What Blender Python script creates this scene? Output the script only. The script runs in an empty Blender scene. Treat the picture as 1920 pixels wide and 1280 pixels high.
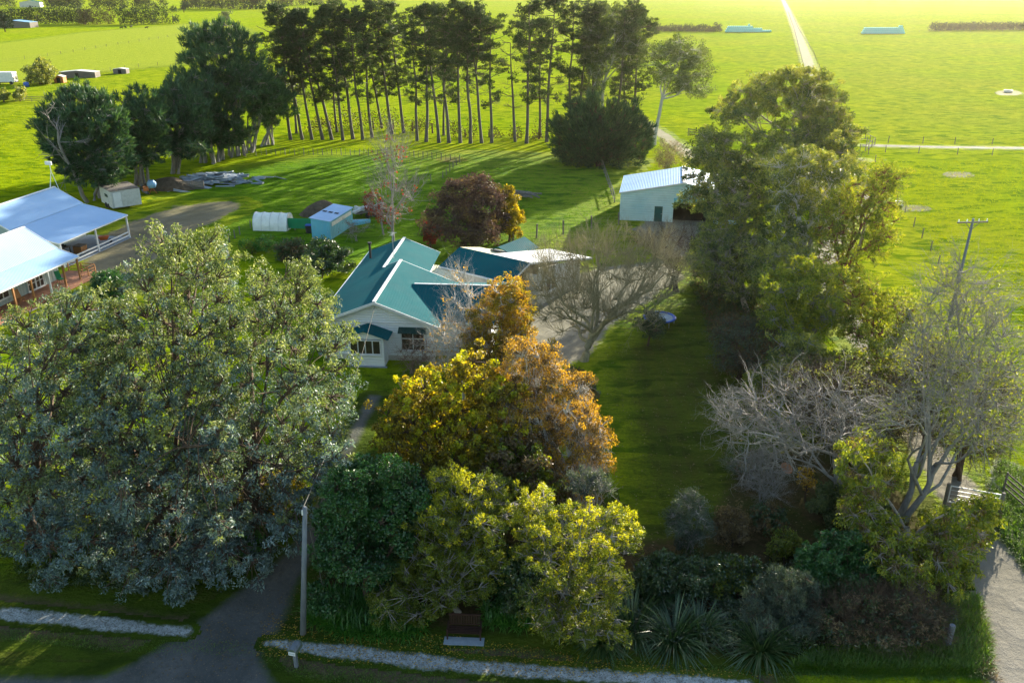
import bpy, math, random
import numpy as np
from mathutils import Vector, Matrix
R_ = math.radians
sc = bpy.context.scene
COL = sc.collection
# ------------------------------------------------------------ camera, sky, sun, exposure
F, PITCH, HC = 1600.0, R_(23.0), 28.0
cam = bpy.data.objects.new('camera', bpy.data.cameras.new('camera'))
cam.data.sensor_width = 36.0
cam.data.lens = 36.0 * F / 1920.0
cam.data.clip_start = 0.5
cam.data.clip_end = 9000
cam.location = (0, 0, HC)
cam.rotation_euler = (R_(90) - PITCH, 0, 0)
COL.objects.link(cam)
sc.camera = cam
SUN_EL, SUN_AZ = R_(13.0), R_(31.0)            # azimuth measured from +Y towards +X
w = bpy.data.worlds.new('World'); sc.world = w; w.use_nodes = True
nt = w.node_tree; nt.nodes.clear()
sky = nt.nodes.new('ShaderNodeTexSky'); sky.sky_type = 'NISHITA'; sky.sun_disc = False
sky.sun_elevation = SUN_EL; sky.sun_rotation = SUN_AZ
sky.air_density = 1.3; sky.dust_density = 1.0; sky.ozone_density = 1.5
bg = nt.nodes.new('ShaderNodeBackground'); bg.inputs[1].default_value = 0.09
wo = nt.nodes.new('ShaderNodeOutputWorld')
nt.links.new(sky.outputs[0], bg.inputs[0]); nt.links.new(bg.outputs[0], wo.inputs[0])
sd = bpy.data.lights.new('sun', 'SUN'); sd.energy = 5.0; sd.angle = R_(0.6); sd.color = (1.0, 0.90, 0.72)
sun = bpy.data.objects.new('sun', sd); COL.objects.link(sun)
sv = Vector((math.sin(SUN_AZ) * math.cos(SUN_EL), math.cos(SUN_AZ) * math.cos(SUN_EL), math.sin(SUN_EL)))
sun.rotation_euler = sv.to_track_quat('Z', 'Y').to_euler()
sc.view_settings.view_transform = 'Standard'; sc.view_settings.look = 'None'
sc.view_settings.exposure = 2.05; sc.view_settings.gamma = 1
sc.cycles.max_bounces = 5; sc.cycles.diffuse_bounces = 3; sc.cycles.glossy_bounces = 2
sc.cycles.transmission_bounces = 3; sc.cycles.transparent_max_bounces = 6; sc.cycles.volume_bounces = 0
sc.cycles.use_adaptive_sampling = True; sc.cycles.adaptive_threshold = 0.012
sc.cycles.use_denoising = True; sc.cycles.sample_clamp_direct = 3.0; sc.cycles.sample_clamp_indirect = 1.0

rng = np.random.default_rng(7)
random.seed(7)
CP, SP = math.cos(PITCH), math.sin(PITCH)
def G(px, py, z=0.0):
    """photo pixel -> point on the level z (where things stand)"""
    x = (px - 960) / F; v = (640 - py) / F
    dy = CP + v * SP; dz = -SP + v * CP
    t = (z - HC) / dz
    return Vector((x * t, dy * t, z))
def at(px, py, Y):
    x = (px - 960) / F; v = (640 - py) / F
    dy = CP + v * SP; dz = -SP + v * CP
    t = Y / dy
    return Vector((x * t, Y, HC + dz * t))
def depth(p): return p[1] * CP - (p[2] - HC) * SP

# ------------------------------------------------------------ materials
def new_mat(name):
    m = bpy.data.materials.new(name); m.use_nodes = True
    m.node_tree.nodes.clear()
    return m, m.node_tree
def N(nt, t, **kw):
    n = nt.nodes.new(t)
    for k, v in kw.items():
        if k in n.bl_rna.properties.keys(): setattr(n, k, v)
        else: n.inputs[k.replace('_', ' ')].default_value = v
    return n
def ramp(nt, stops, interp='LINEAR'):
    r = nt.nodes.new('ShaderNodeValToRGB'); e = r.color_ramp; e.interpolation = interp
    while len(e.elements) < len(stops): e.elements.new(0.5)
    for el, (p, c) in zip(e.elements, stops):
        el.position = p; el.color = (*c, 1) if len(c) == 3 else c
    return r
def coords(nt, scale=(1, 1, 1)):
    g = nt.nodes.new('ShaderNodeNewGeometry')
    mp = nt.nodes.new('ShaderNodeMapping'); mp.inputs['Scale'].default_value = scale
    nt.links.new(g.outputs['Position'], mp.inputs[0])
    return mp.outputs[0]
def noise(nt, vec, scale, detail=4, rough=0.55, dist=0.0):
    n = nt.nodes.new('ShaderNodeTexNoise'); n.inputs['Scale'].default_value = scale
    n.inputs['Detail'].default_value = detail; n.inputs['Roughness'].default_value = rough
    n.inputs['Distortion'].default_value = dist
    nt.links.new(vec, n.inputs['Vector']); return n.outputs['Fac']
def mixc(nt, fac, a, b, blend='MIX'):
    m = nt.nodes.new('ShaderNodeMix'); m.data_type = 'RGBA'; m.blend_type = blend
    for i, v in ((0, fac), (6, a), (7, b)):
        if hasattr(v, 'is_linked') or hasattr(v, 'links'): nt.links.new(v, m.inputs[i])
        elif isinstance(v, (int, float)): m.inputs[i].default_value = v
        else: m.inputs[i].default_value = (*v, 1)
    return m.outputs[2]
def mrange(nt, v, a, b, c=0.0, d=1.0):
    m = nt.nodes.new('ShaderNodeMapRange'); m.inputs[1].default_value = a; m.inputs[2].default_value = b
    m.inputs[3].default_value = c; m.inputs[4].default_value = d
    nt.links.new(v, m.inputs[0]); return m.outputs[0]
def bump(nt, h, strength, dist, prev=None):
    b = nt.nodes.new('ShaderNodeBump'); b.inputs['Strength'].default_value = strength
    b.inputs['Distance'].default_value = dist; nt.links.new(h, b.inputs['Height'])
    if prev: nt.links.new(prev, b.inputs['Normal'])
    return b.outputs[0]
def finish(nt, col, rough=0.8, nrm=None, spec=0.3, metal=0.0, sheen=0.0, sheen_tint=(1, 1, 1), emis=None):
    p = nt.nodes.new('ShaderNodeBsdfPrincipled'); o = nt.nodes.new('ShaderNodeOutputMaterial')
    if isinstance(col, tuple): p.inputs['Base Color'].default_value = (*col, 1)
    else: nt.links.new(col, p.inputs['Base Color'])
    if isinstance(rough, float): p.inputs['Roughness'].default_value = rough
    else: nt.links.new(rough, p.inputs['Roughness'])
    p.inputs['Specular IOR Level'].default_value = spec; p.inputs['Metallic'].default_value = metal
    if sheen: p.inputs['Sheen Weight'].default_value = sheen; p.inputs['Sheen Tint'].default_value = (*sheen_tint, 1); p.inputs['Sheen Roughness'].default_value = 0.5
    if nrm: nt.links.new(nrm, p.inputs['Normal'])
    nt.links.new(p.outputs[0], o.inputs[0]); return p

def grass_nodes(nt, c_dark, c_mid, c_lite, big=0.03, tuft=0.9, bstr=0.8, streak=1.0, stripes=False):
    """colour and normal of a grass sward"""
    v = coords(nt); vs = coords(nt, (0.45, 1.0, 1.0))
    nb = noise(nt, v, big, 5, 0.6); nm = noise(nt, vs, tuft, 6, 0.7); nf = noise(nt, v, 6.0, 3, 0.7)
    n2 = noise(nt, v, big * 7, 4, 0.6)
    c = mixc(nt, mrange(nt, nb, 0.35, 0.65), c_mid, c_lite)
    c = mixc(nt, mrange(nt, n2, 0.42, 0.68, 0.0, 0.6), c, c_dark)
    n4 = noise(nt, v, 0.012, 3, 0.6); c = mixc(nt, mrange(nt, n4, 0.4, 0.62, 0.0, 0.5), c, (0.27, 0.26, 0.03))
    c = mixc(nt, mrange(nt, nm, 0.49, 0.64, 0.0, 0.75), c, c_dark)
    c = mixc(nt, mrange(nt, nf, 0.35, 0.75, 0.0, 0.5), c, c_dark)
    n5 = noise(nt, vs, 0.55, 3, 0.5, 0.6); c = mixc(nt, mrange(nt, n5, 0.54, 0.62, 0.0, 0.75), c, c_dark)
    if stripes:
        c = mixc(nt, mrange(nt, noise(nt, v, 0.22, 5, 0.65), 0.45, 0.7, 0.0, 0.75), c, (0.060, 0.048, 0.018)); c = mixc(nt, mrange(nt, noise(nt, v, 9.0, 2, 0.5), 0.68, 0.72), c, (0.20, 0.14, 0.05))
        wv = nt.nodes.new('ShaderNodeTexWave'); wv.inputs['Scale'].default_value = 0.28; wv.inputs['Distortion'].default_value = 1.5
        wv.inputs['Detail'].default_value = 2
        nt.links.new(coords(nt, (1, 0.12, 1)), wv.inputs[0])
        c = mixc(nt, mrange(nt, wv.outputs[1], 0.3, 0.7, 0.0, 0.35), c, c_lite)
    b = bump(nt, nm, bstr, 0.9 * streak)
    b = bump(nt, nf, bstr * 0.8, 0.15, b)
    return c, b
def grass_mat(name, *a, **k):
    m, nt = new_mat(name); c, b = grass_nodes(nt, *a, **k)
    finish(nt, c, 0.9, b, 0.0, sheen=0.12, sheen_tint=(0.75, 0.95, 0.05)); return m
PAST = dict(c_dark=(0.030, 0.095, 0.002), c_mid=(0.22, 0.32, 0.002), c_lite=(0.32, 0.36, 0.003))
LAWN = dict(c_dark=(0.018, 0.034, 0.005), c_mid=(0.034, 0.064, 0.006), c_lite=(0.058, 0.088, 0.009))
def sheet_mat(name, kind, grass, hard=0.5, amp=1.2, gk=None):
    """a surface whose worn border breaks up into the grass around it: vertex attribute 'edge' = metres inside the outline"""
    m, nt = new_mat(name)
    gc, gb = grass_nodes(nt, **grass, **(gk or {}))
    v = coords(nt)
    n1 = noise(nt, v, 0.35, 5, 0.6); n2 = noise(nt, v, 3.0, 4, 0.7); n3 = noise(nt, v, 14.0, 3, 0.7)
    if kind == 'gravel':
        c = mixc(nt, mrange(nt, n1, 0.3, 0.7), (0.17, 0.155, 0.14), (0.26, 0.24, 0.22)); c = mixc(nt, mrange(nt, n3, 0.4, 0.7, 0, 0.6), c, (0.16, 0.14, 0.12))
    elif kind == 'track':
        c = mixc(nt, mrange(nt, n1, 0.3, 0.7), (0.085, 0.085, 0.09), (0.13, 0.13, 0.13))
    elif kind == 'yard':
        c = mixc(nt, mrange(nt, n1, 0.3, 0.7), (0.13, 0.105, 0.085), (0.20, 0.165, 0.135)); c = mixc(nt, mrange(nt, n2, 0.45, 0.75, 0, 0.6), c, (0.12, 0.09, 0.065))
    elif kind == 'lime':
        c = mixc(nt, mrange(nt, n2, 0.3, 0.7), (0.20, 0.21, 0.22), (0.42, 0.45, 0.48)); c = mixc(nt, mrange(nt, n3, 0.5, 0.62, 0, 0.85), c, (0.09, 0.075, 0.06))
    elif kind == 'asphalt':
        c = mixc(nt, mrange(nt, n1, 0.3, 0.7), (0.055, 0.058, 0.065), (0.105, 0.105, 0.11)); c = mixc(nt, mrange(nt, n2, 0.5, 0.7, 0, 0.5), c, (0.04, 0.042, 0.048)); c = mixc(nt, mrange(nt, n3, 0.6, 0.7), c, (0.22, 0.17, 0.12))
    elif kind == 'soil':
        c = mixc(nt, mrange(nt, n2, 0.3, 0.7), (0.030, 0.027, 0.014), (0.085, 0.055, 0.03)); c = mixc(nt, mrange(nt, n1, 0.45, 0.65, 0, 0.6), c, (0.03, 0.05, 0.008)); c = mixc(nt, mrange(nt, n3, 0.62, 0.72), c, (0.22, 0.12, 0.04))
    elif kind == 'litter':
        c = mixc(nt, mrange(nt, n2, 0.3, 0.7), (0.055, 0.04, 0.03), (0.125, 0.085, 0.06)); c = mixc(nt, mrange(nt, n3, 0.6, 0.72), c, (0.22, 0.14, 0.06))
    elif kind == 'hay':
        c = mixc(nt, mrange(nt, n1, 0.3, 0.7), (0.20, 0.26, 0.012), (0.28, 0.32, 0.02)); c = mixc(nt, mrange(nt, n2, 0.4, 0.8, 0, 0.5), c, (0.10, 0.14, 0.01))
    elif kind == 'lush':
        c, _b = grass_nodes(nt, **LUSH)
    elif kind == 'lawn':
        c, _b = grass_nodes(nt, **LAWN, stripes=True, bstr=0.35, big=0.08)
    at_ = nt.nodes.new('ShaderNodeAttribute'); at_.attribute_name = 'edge'
    ad = nt.nodes.new('ShaderNodeMath'); ad.operation = 'MULTIPLY_ADD'
    nt.links.new(mrange(nt, n1, 0, 1, -amp, amp), ad.inputs[0]); ad.inputs[1].default_value = 1.0
    nt.links.new(at_.outputs['Fac'], ad.inputs[2])
    ad2 = nt.nodes.new('ShaderNodeMath'); ad2.operation = 'ADD'
    nt.links.new(ad.outputs[0], ad2.inputs[0]); nt.links.new(mrange(nt, n2, 0, 1, -amp * 0.8, amp * 0.8), ad2.inputs[1])
    f = mrange(nt, ad2.outputs[0], 0.0, hard)
    # thin litter ring just at the border
    colr = mixc(nt, f, gc, c)
    if kind in ('hay', 'lawn', 'lush'): b2 = gb
    else:
        hb = bump(nt, n3, 0.5, 0.05); hb = bump(nt, n1, 0.4, 0.5, hb)
        mv = nt.nodes.new('ShaderNodeMix'); mv.data_type = 'VECTOR'
        nt.links.new(f, mv.inputs[0]); nt.links.new(gb, mv.inputs[4]); nt.links.new(hb, mv.inputs[5]); b2 = mv.outputs[1]
    finish(nt, colr, 0.9, b2, 0.02, sheen=0.06, sheen_tint=(0.75, 0.95, 0.1)); return m
def leaf_mat(name, cols, trans=0.45, gloss=0.06, rough=0.45, patch=0.25, tint=None):
    """one random tone per leaf, slow drifts over the crown, light shining through"""
    m, nt = new_mat(name)
    g = nt.nodes.new('ShaderNodeNewGeometry')
    st = [(i / max(1, len(cols) - 1), c) for i, c in enumerate(cols)]
    r = ramp(nt, st)
    v = coords(nt); n1 = noise(nt, v, patch, 3, 0.6)
    a = nt.nodes.new('ShaderNodeMath'); a.operation = 'MULTIPLY_ADD'; a.inputs[1].default_value = 0.55
    nt.links.new(g.outputs['Random Per Island'], a.inputs[0]); nt.links.new(mrange(nt, n1, 0.25, 0.75, -0.05, 0.5), a.inputs[2])
    nt.links.new(a.outputs[0], r.inputs[0])
    d = nt.nodes.new('ShaderNodeBsdfDiffuse'); t = nt.nodes.new('ShaderNodeBsdfTranslucent'); gl = nt.nodes.new('ShaderNodeBsdfGlossy')
    gl.inputs['Roughness'].default_value = rough
    nt.links.new(r.outputs[0], d.inputs[0])
    tc = mixc(nt, 1.0, r.outputs[0], tint or (1.5, 1.35, 0.5), 'MULTIPLY'); nt.links.new(tc, t.inputs[0])
    m1 = nt.nodes.new('ShaderNodeMixShader'); m1.inputs[0].default_value = trans
    nt.links.new(d.outputs[0], m1.inputs[1]); nt.links.new(t.outputs[0], m1.inputs[2])
    m2 = nt.nodes.new('ShaderNodeMixShader'); m2.inputs[0].default_value = gloss
    nt.links.new(m1.outputs[0], m2.inputs[1]); nt.links.new(gl.outputs[0], m2.inputs[2])
    o = nt.nodes.new('ShaderNodeOutputMaterial'); nt.links.new(m2.outputs[0], o.inputs[0]); return m
def rough_mat(name, a, b, scale=4.0, rough=0.85, bstr=0.3, bdist=0.03, stretch=(1, 1, 1), spec=0.2, metal=0.0):
    m, nt = new_mat(name); v = coords(nt, stretch)
    n1 = noise(nt, v, scale, 5, 0.6); n2 = noise(nt, v, scale * 0.13, 3, 0.5)
    c = mixc(nt, mrange(nt, n1, 0.3, 0.7), a, b); c = mixc(nt, mrange(nt, n2, 0.3, 0.7, 0, 0.5), c, a)
    finish(nt, c, rough, bump(nt, n1, bstr, bdist), spec, metal); return m
def ribbed_mat(name, a, b, axis=(1, 0, 0), pitch=0.2, rough=0.35, metal=0.0, spec=0.5, depth_=0.03, dirt=(0.2, 0.18, 0.14), dirt_amt=0.3):
    """long-run roofing or weatherboard: ribs run across `axis`, in the object's own space"""
    m, nt = new_mat(name)
    tc = nt.nodes.new('ShaderNodeTexCoord'); dt = nt.nodes.new('ShaderNodeVectorMath'); dt.operation = 'DOT_PRODUCT'
    nt.links.new(tc.outputs['Object'], dt.inputs[0]); dt.inputs[1].default_value = axis
    ml = nt.nodes.new('ShaderNodeMath'); ml.operation = 'MULTIPLY'; ml.inputs[1].default_value = 2 * math.pi / pitch
    nt.links.new(dt.outputs['Value'], ml.inputs[0])
    sn = nt.nodes.new('ShaderNodeMath'); sn.operation = 'SINE'; nt.links.new(ml.outputs[0], sn.inputs[0])
    v = coords(nt); n1 = noise(nt, v, 1.2, 5, 0.65); n2 = noise(nt, v, 0.25, 4, 0.6)
    c = mixc(nt, mrange(nt, n2, 0.3, 0.7), a, b); c = mixc(nt, mrange(nt, n1, 0.5, 0.85, 0, dirt_amt), c, dirt)
    finish(nt, c, mrange(nt, n1, 0.3, 0.8, rough, min(1, rough + 0.25)), bump(nt, sn.outputs[0], 0.5, depth_), spec, metal); return m
def plain(name, c, rough=0.6, spec=0.4, metal=0.0):
    return rough_mat(name, c, tuple(x * 0.8 for x in c), 2.0, rough, 0.08, 0.01, spec=spec, metal=metal)
def glass_mat(name):
    m, nt = new_mat(name); v = coords(nt); n = noise(nt, v, 0.8, 3)
    finish(nt, mixc(nt, n, (0.015, 0.018, 0.02), (0.10, 0.07, 0.05)), 0.06, None, 0.8); return m

M = {}
M['pasture'] = grass_mat('pasture', **PAST)
M['teal_roof'] = ribbed_mat('teal roof', (0.002, 0.075, 0.095), (0.003, 0.10, 0.118), (0, 1, 0), 0.22, 0.7, spec=0.05, dirt=(0.01, 0.11, 0.13), dirt_amt=0.25)
M['teal_roof_x'] = ribbed_mat('teal roof x', (0.002, 0.075, 0.095), (0.003, 0.10, 0.118), (1, 0, 0), 0.22, 0.7, spec=0.05, dirt=(0.01, 0.11, 0.13), dirt_amt=0.25)
M['blue_roof'] = ribbed_mat('pale blue steel roof', (0.27, 0.44, 0.70), (0.33, 0.50, 0.76), (0, 1, 0), 0.2, 0.5, spec=0.22, dirt=(0.35, 0.42, 0.5), dirt_amt=0.2)
M['shed_roof'] = ribbed_mat('galvanised roof', (0.16, 0.34, 0.60), (0.20, 0.40, 0.66), (1, 0, 0), 0.2, 0.5, spec=0.22)  # blue of the reflected sky is put into the base colour
M['white_roof'] = ribbed_mat('white steel roof', (0.78, 0.80, 0.82), (0.7, 0.72, 0.75), (1, 0, 0), 0.25, 0.25, spec=0.7, dirt_amt=0.12)
M['cream_roof'] = ribbed_mat('cream roof', (0.5, 0.48, 0.3), (0.55, 0.52, 0.36), (1, 0, 0), 0.25, 0.4)
M['boards'] = ribbed_mat('white weatherboard', (0.74, 0.77, 0.82), (0.82, 0.85, 0.88), (0, 0, 1), 0.21, 0.6, spec=0.2, depth_=0.022, dirt_amt=0.15)
M['shed_wall'] = ribbed_mat('pale blue grey cladding', (0.34, 0.55, 0.60), (0.52, 0.66, 0.66), (0, 0, 1), 0.3, 0.5, spec=0.35, dirt=(0.3, 0.42, 0.46), dirt_amt=0.6)
M['cream_wall'] = rough_mat('cream plaster', (0.55, 0.52, 0.47), (0.65, 0.62, 0.57), 2.0, 0.8)
M['blue_wall'] = ribbed_mat('sky blue cladding', (0.10, 0.38, 0.52), (0.13, 0.43, 0.56), (0.7, 0.7, 0), 0.3, 0.5)
M['sage_wall'] = ribbed_mat('grey green board and batten', (0.28, 0.36, 0.36), (0.34, 0.42, 0.42), (0, 1, 0), 0.4, 0.6)
M['white'] = plain('white paint', (0.74, 0.75, 0.77), 0.45)
M['white_dirty'] = rough_mat('weathered white', (0.45, 0.45, 0.43), (0.68, 0.68, 0.66), 3.0, 0.7)
M['teal_trim'] = plain('dark green trim', (0.01, 0.05, 0.045), 0.5)
M['glass'] = glass_mat('window glass')
M['dark'] = plain('matt black', (0.02, 0.02, 0.02), 0.9, 0.1)
M['green_door'] = plain('green door', (0.02, 0.09, 0.08), 0.5)
M['wood'] = rough_mat('oiled timber', (0.30, 0.13, 0.05), (0.42, 0.22, 0.09), 6.0, 0.6, stretch=(1, 1, 6))
M['deck'] = ribbed_mat('deck boards', (0.20, 0.075, 0.04), (0.30, 0.13, 0.07), (0, 1, 0), 0.14, 0.6, dirt_amt=0.3)
M['grey_wood'] = rough_mat('weathered grey timber', (0.10, 0.09, 0.08), (0.24, 0.22, 0.20), 5.0, 0.9, stretch=(1, 1, 5))
M['pole'] = rough_mat('grey power pole', (0.11, 0.125, 0.15), (0.20, 0.22, 0.25), 2.5, 0.85, stretch=(3, 3, .6))
M['bench'] = rough_mat('dark stained bench', (0.025, 0.014, 0.012), (0.06, 0.028, 0.02), 6.0, 0.5)
M['slab'] = rough_mat('concrete slab', (0.20, 0.24, 0.30), (0.30, 0.34, 0.40), 4.0, 0.8)
M['metal'] = plain('galvanised metal', (0.5, 0.52, 0.55), 0.4, 0.5, 0.6)
M['wire'] = plain('wire', (0.12, 0.12, 0.11), 0.9, 0.0)
M['plastic'] = rough_mat('white polythene', (0.62, 0.64, 0.60), (0.82, 0.83, 0.80), 1.6, 0.35, 0.5, 0.15, spec=0.5)
M['orange'] = plain('orange plastic', (0.6, 0.12, 0.02), 0.5)
M['black'] = plain('black rubber', (0.02, 0.02, 0.022), 0.6)
M['blue'] = plain('blue plastic', (0.03, 0.10, 0.45), 0.5)
M['green_net'] = plain('green mesh', (0.01, 0.22, 0.09), 0.8)
M['bale'] = plain('turquoise bale wrap', (0.22, 0.72, 0.78), 0.3, 0.6)
M['mound'] = rough_mat('earth mound', (0.06, 0.045, 0.03), (0.16, 0.12, 0.08), 2.0, 0.95, 0.8, 0.2)
M['brick'] = rough_mat('terracotta', (0.35, 0.12, 0.05), (0.45, 0.2, 0.08), 3.0, 0.8)
M['cow'] = plain('black hide', (0.015, 0.013, 0.012), 0.8)
# bark
def bark(name, a, b): return rough_mat(name, a, b, 3.0, 0.9, 0.6, 0.05, stretch=(2, 2, 0.5))
M['bark_pine'] = bark('pine bark', (0.07, 0.06, 0.055), (0.17, 0.15, 0.145))
M['bark_gum'] = bark('gum bark', (0.20, 0.16, 0.12), (0.46, 0.42, 0.36))
M['bark_brown'] = bark('brown bark', (0.06, 0.04, 0.03), (0.14, 0.10, 0.07))
M['bark_grey'] = bark('grey bark', (0.16, 0.15, 0.14), (0.36, 0.34, 0.32))
M['bark_pale'] = bark('pale bark', (0.34, 0.33, 0.32), (0.58, 0.56, 0.53))
M['bark_olive'] = bark('lichen bark', (0.20, 0.17, 0.10), (0.42, 0.37, 0.22))
M['bark_red'] = bark('reddish bark', (0.12, 0.05, 0.035), (0.24, 0.12, 0.08))
M['bark_pink'] = bark('pinkish twigs', (0.22, 0.14, 0.11), (0.36, 0.26, 0.22))
# leaves
M['silver'] = leaf_mat('silver gum leaves', [(0.02, 0.04, 0.04), (0.06, 0.11, 0.11), (0.13, 0.21, 0.23), (0.34, 0.44, 0.50)], 0.35, 0.06, 0.55, 0.5, (1.5, 1.35, 0.45))
M['silver_lit'] = leaf_mat('sunlit silver gum leaves', [(0.03, 0.05, 0.015), (0.09, 0.13, 0.035), (0.20, 0.25, 0.08), (0.46, 0.48, 0.30)], 0.42, 0.05, 0.55, 0.5, (1.25, 1.2, 0.6))  # olive tone paints the sunlit upper crown of the silver gums
M['broad'] = leaf_mat('dark broad leaves', [(0.008, 0.04, 0.008), (0.025, 0.095, 0.018), (0.055, 0.17, 0.03)], 0.3, 0.06, 0.45, 0.4)
M['lime'] = leaf_mat('yellow green leaves', [(0.025, 0.05, 0.006), (0.07, 0.11, 0.008), (0.15, 0.19, 0.010), (0.26, 0.28, 0.01)], 0.45, 0.04, 0.5, 0.35)
M['lime_bright'] = leaf_mat('sunny yellow green leaves', [(0.10, 0.14, 0.008), (0.24, 0.28, 0.008), (0.42, 0.42, 0.01), (0.60, 0.56, 0.01)], 0.5, 0.04, 0.5, 0.5)  # brighter copy of lime, sunlit highlights put into the leaf colour
M['gold'] = leaf_mat('golden autumn leaves', [(0.06, 0.05, 0.01), (0.16, 0.14, 0.012), (0.38, 0.30, 0.012), (0.75, 0.58, 0.01)], 0.5, 0.04, 0.5, 0.3, (1.2, 1.1, 0.4))
M['orange_leaf'] = leaf_mat('orange autumn leaves', [(0.12, 0.075, 0.03), (0.28, 0.175, 0.04), (0.50, 0.34, 0.03), (0.78, 0.55, 0.02)], 0.5, 0.03, 0.5, 0.4, (1.2, 1.0, 0.4))
M['rust'] = leaf_mat('rusty leaves', [(0.06, 0.045, 0.025), (0.13, 0.095, 0.045), (0.22, 0.15, 0.06)], 0.3, 0.03, 0.5, 0.4, (1.1, 1.0, 0.5))
M['purple'] = leaf_mat('purple brown leaves', [(0.03, 0.02, 0.018), (0.075, 0.045, 0.038), (0.13, 0.075, 0.065)], 0.25, 0.03, 0.5, 0.4, (1.1, 1.0, 0.8))
M['crimson'] = leaf_mat('crimson leaves', [(0.09, 0.012, 0.008), (0.22, 0.03, 0.015), (0.42, 0.09, 0.03)], 0.45, 0.03, 0.5, 0.4, (1.3, 1.0, 0.7))
M['needle'] = leaf_mat('pine needles', [(0.012, 0.030, 0.014), (0.035, 0.065, 0.024), (0.07, 0.11, 0.03)], 0.25, 0.04, 0.5, 0.25)
M['macro'] = leaf_mat('macrocarpa sprays', [(0.012, 0.036, 0.020), (0.040, 0.10, 0.045), (0.11, 0.20, 0.08)], 0.25, 0.04, 0.5, 0.25)
M['cypress'] = leaf_mat('cypress sprays', [(0.008, 0.028, 0.014), (0.032, 0.08, 0.03), (0.09, 0.15, 0.045)], 0.25, 0.04, 0.5, 0.25)
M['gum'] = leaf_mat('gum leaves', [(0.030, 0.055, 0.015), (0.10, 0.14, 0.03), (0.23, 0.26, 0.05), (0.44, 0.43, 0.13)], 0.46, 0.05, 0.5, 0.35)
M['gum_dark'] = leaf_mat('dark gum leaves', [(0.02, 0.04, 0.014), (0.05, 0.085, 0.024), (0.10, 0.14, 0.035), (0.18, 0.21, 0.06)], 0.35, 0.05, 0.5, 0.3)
M['gum_fresh'] = leaf_mat('fresh gum leaves', [(0.03, 0.065, 0.01), (0.10, 0.155, 0.012), (0.24, 0.28, 0.02), (0.44, 0.42, 0.04)], 0.45, 0.04, 0.5, 0.4)
M['hedge'] = leaf_mat('hedge leaves', [(0.008, 0.025, 0.012), (0.016, 0.04, 0.018), (0.035, 0.055, 0.025)], 0.08, 0.02, 0.5, 0.05)
M['hedge_brown'] = leaf_mat('brownish hedge leaves', [(0.03, 0.03, 0.015), (0.07, 0.055, 0.03), (0.11, 0.08, 0.05)], 0.1, 0.02, 0.5, 0.05)
M['greygreen'] = leaf_mat('grey green foliage', [(0.02, 0.04, 0.03), (0.06, 0.09, 0.065), (0.11, 0.15, 0.11)], 0.3, 0.05, 0.5, 0.4)
M['shrub'] = leaf_mat('shrub leaves', [(0.01, 0.03, 0.01), (0.03, 0.07, 0.02), (0.07, 0.12, 0.02)], 0.35, 0.07, 0.4, 0.5)
M['flax'] = leaf_mat('flax blades', [(0.008, 0.03, 0.008), (0.02, 0.06, 0.015), (0.05, 0.11, 0.03), (0.16, 0.17, 0.09)], 0.3, 0.06, 0.4, 0.5)
M['strap'] = leaf_mat('strappy leaves', [(0.02, 0.08, 0.008), (0.05, 0.18, 0.015), (0.11, 0.28, 0.03)], 0.35, 0.05, 0.45, 0.5)
M['tussock'] = leaf_mat('rank grass blades', [(0.03, 0.09, 0.006), (0.08, 0.18, 0.008), (0.17, 0.26, 0.012)], 0.5, 0.04, 0.5, 0.3)
M['sward'] = leaf_mat('pasture blades', [(0.16, 0.24, 0.001), (0.28, 0.36, 0.001), (0.40, 0.44, 0.002)], 0.5, 0.0, 0.5, 0.1, (1.25, 1.15, 0.1))
M['sward_lush'] = leaf_mat('lush pasture blades', [(0.06, 0.18, 0.001), (0.12, 0.28, 0.001), (0.22, 0.36, 0.002)], 0.5, 0.0, 0.5, 0.1, (1.2, 1.15, 0.4))
M['dry'] = leaf_mat('dry stalks', [(0.10, 0.075, 0.04), (0.2, 0.15, 0.08), (0.3, 0.24, 0.14)], 0.35, 0.03, 0.5, 0.5, (1.1, 1, 0.8))

# ------------------------------------------------------------ mesh helpers
def tag(o, label=None, cat=None, group=None, kind=None):
    if label: o['label'] = label
    if cat: o['category'] = cat
    if group: o['group'] = group
    if kind: o['kind'] = kind
    return o
def empty(name, loc, rz=0.0, label=None, cat=None, group=None):
    o = bpy.data.objects.new(name, None); COL.objects.link(o); o.location = loc; o.rotation_euler = (0, 0, rz)
    o.empty_display_size = 0.5
    return tag(o, label, cat, group)
def np_mesh(name, V, faces, mats, parent=None, midx=None, smooth=False, attr=None):
    """V (n,3); faces: list of int arrays (m,k)"""
    me = bpy.data.meshes.new(name)
    faces = [f for f in faces if len(f)]
    nl = sum(f.size for f in faces); nf = sum(len(f) for f in faces)
    me.vertices.add(len(V)); me.vertices.foreach_set('co', np.asarray(V, dtype=np.float32).ravel())
    me.loops.add(nl); me.loops.foreach_set('vertex_index', np.concatenate([f.ravel() for f in faces]).astype(np.int32))
    me.polygons.add(nf)
    tot = np.concatenate([np.full(len(f), f.shape[1]) for f in faces]).astype(np.int32)
    me.polygons.foreach_set('loop_start', np.concatenate([[0], np.cumsum(tot)[:-1]]).astype(np.int32))
    for m in (mats if isinstance(mats, (list, tuple)) else [mats]): me.materials.append(m)
    if midx is not None: me.polygons.foreach_set('material_index', np.asarray(midx, dtype=np.int32))
    if smooth: me.polygons.foreach_set('use_smooth', np.ones(nf, dtype=bool))
    me.update(calc_edges=True)
    if attr is not None:
        a = me.attributes.new('edge', 'FLOAT', 'POINT'); a.data.foreach_set('value', np.asarray(attr, dtype=np.float32))
    o = bpy.data.objects.new(name, me); COL.objects.link(o)
    if parent: o.parent = parent
    return o
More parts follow.
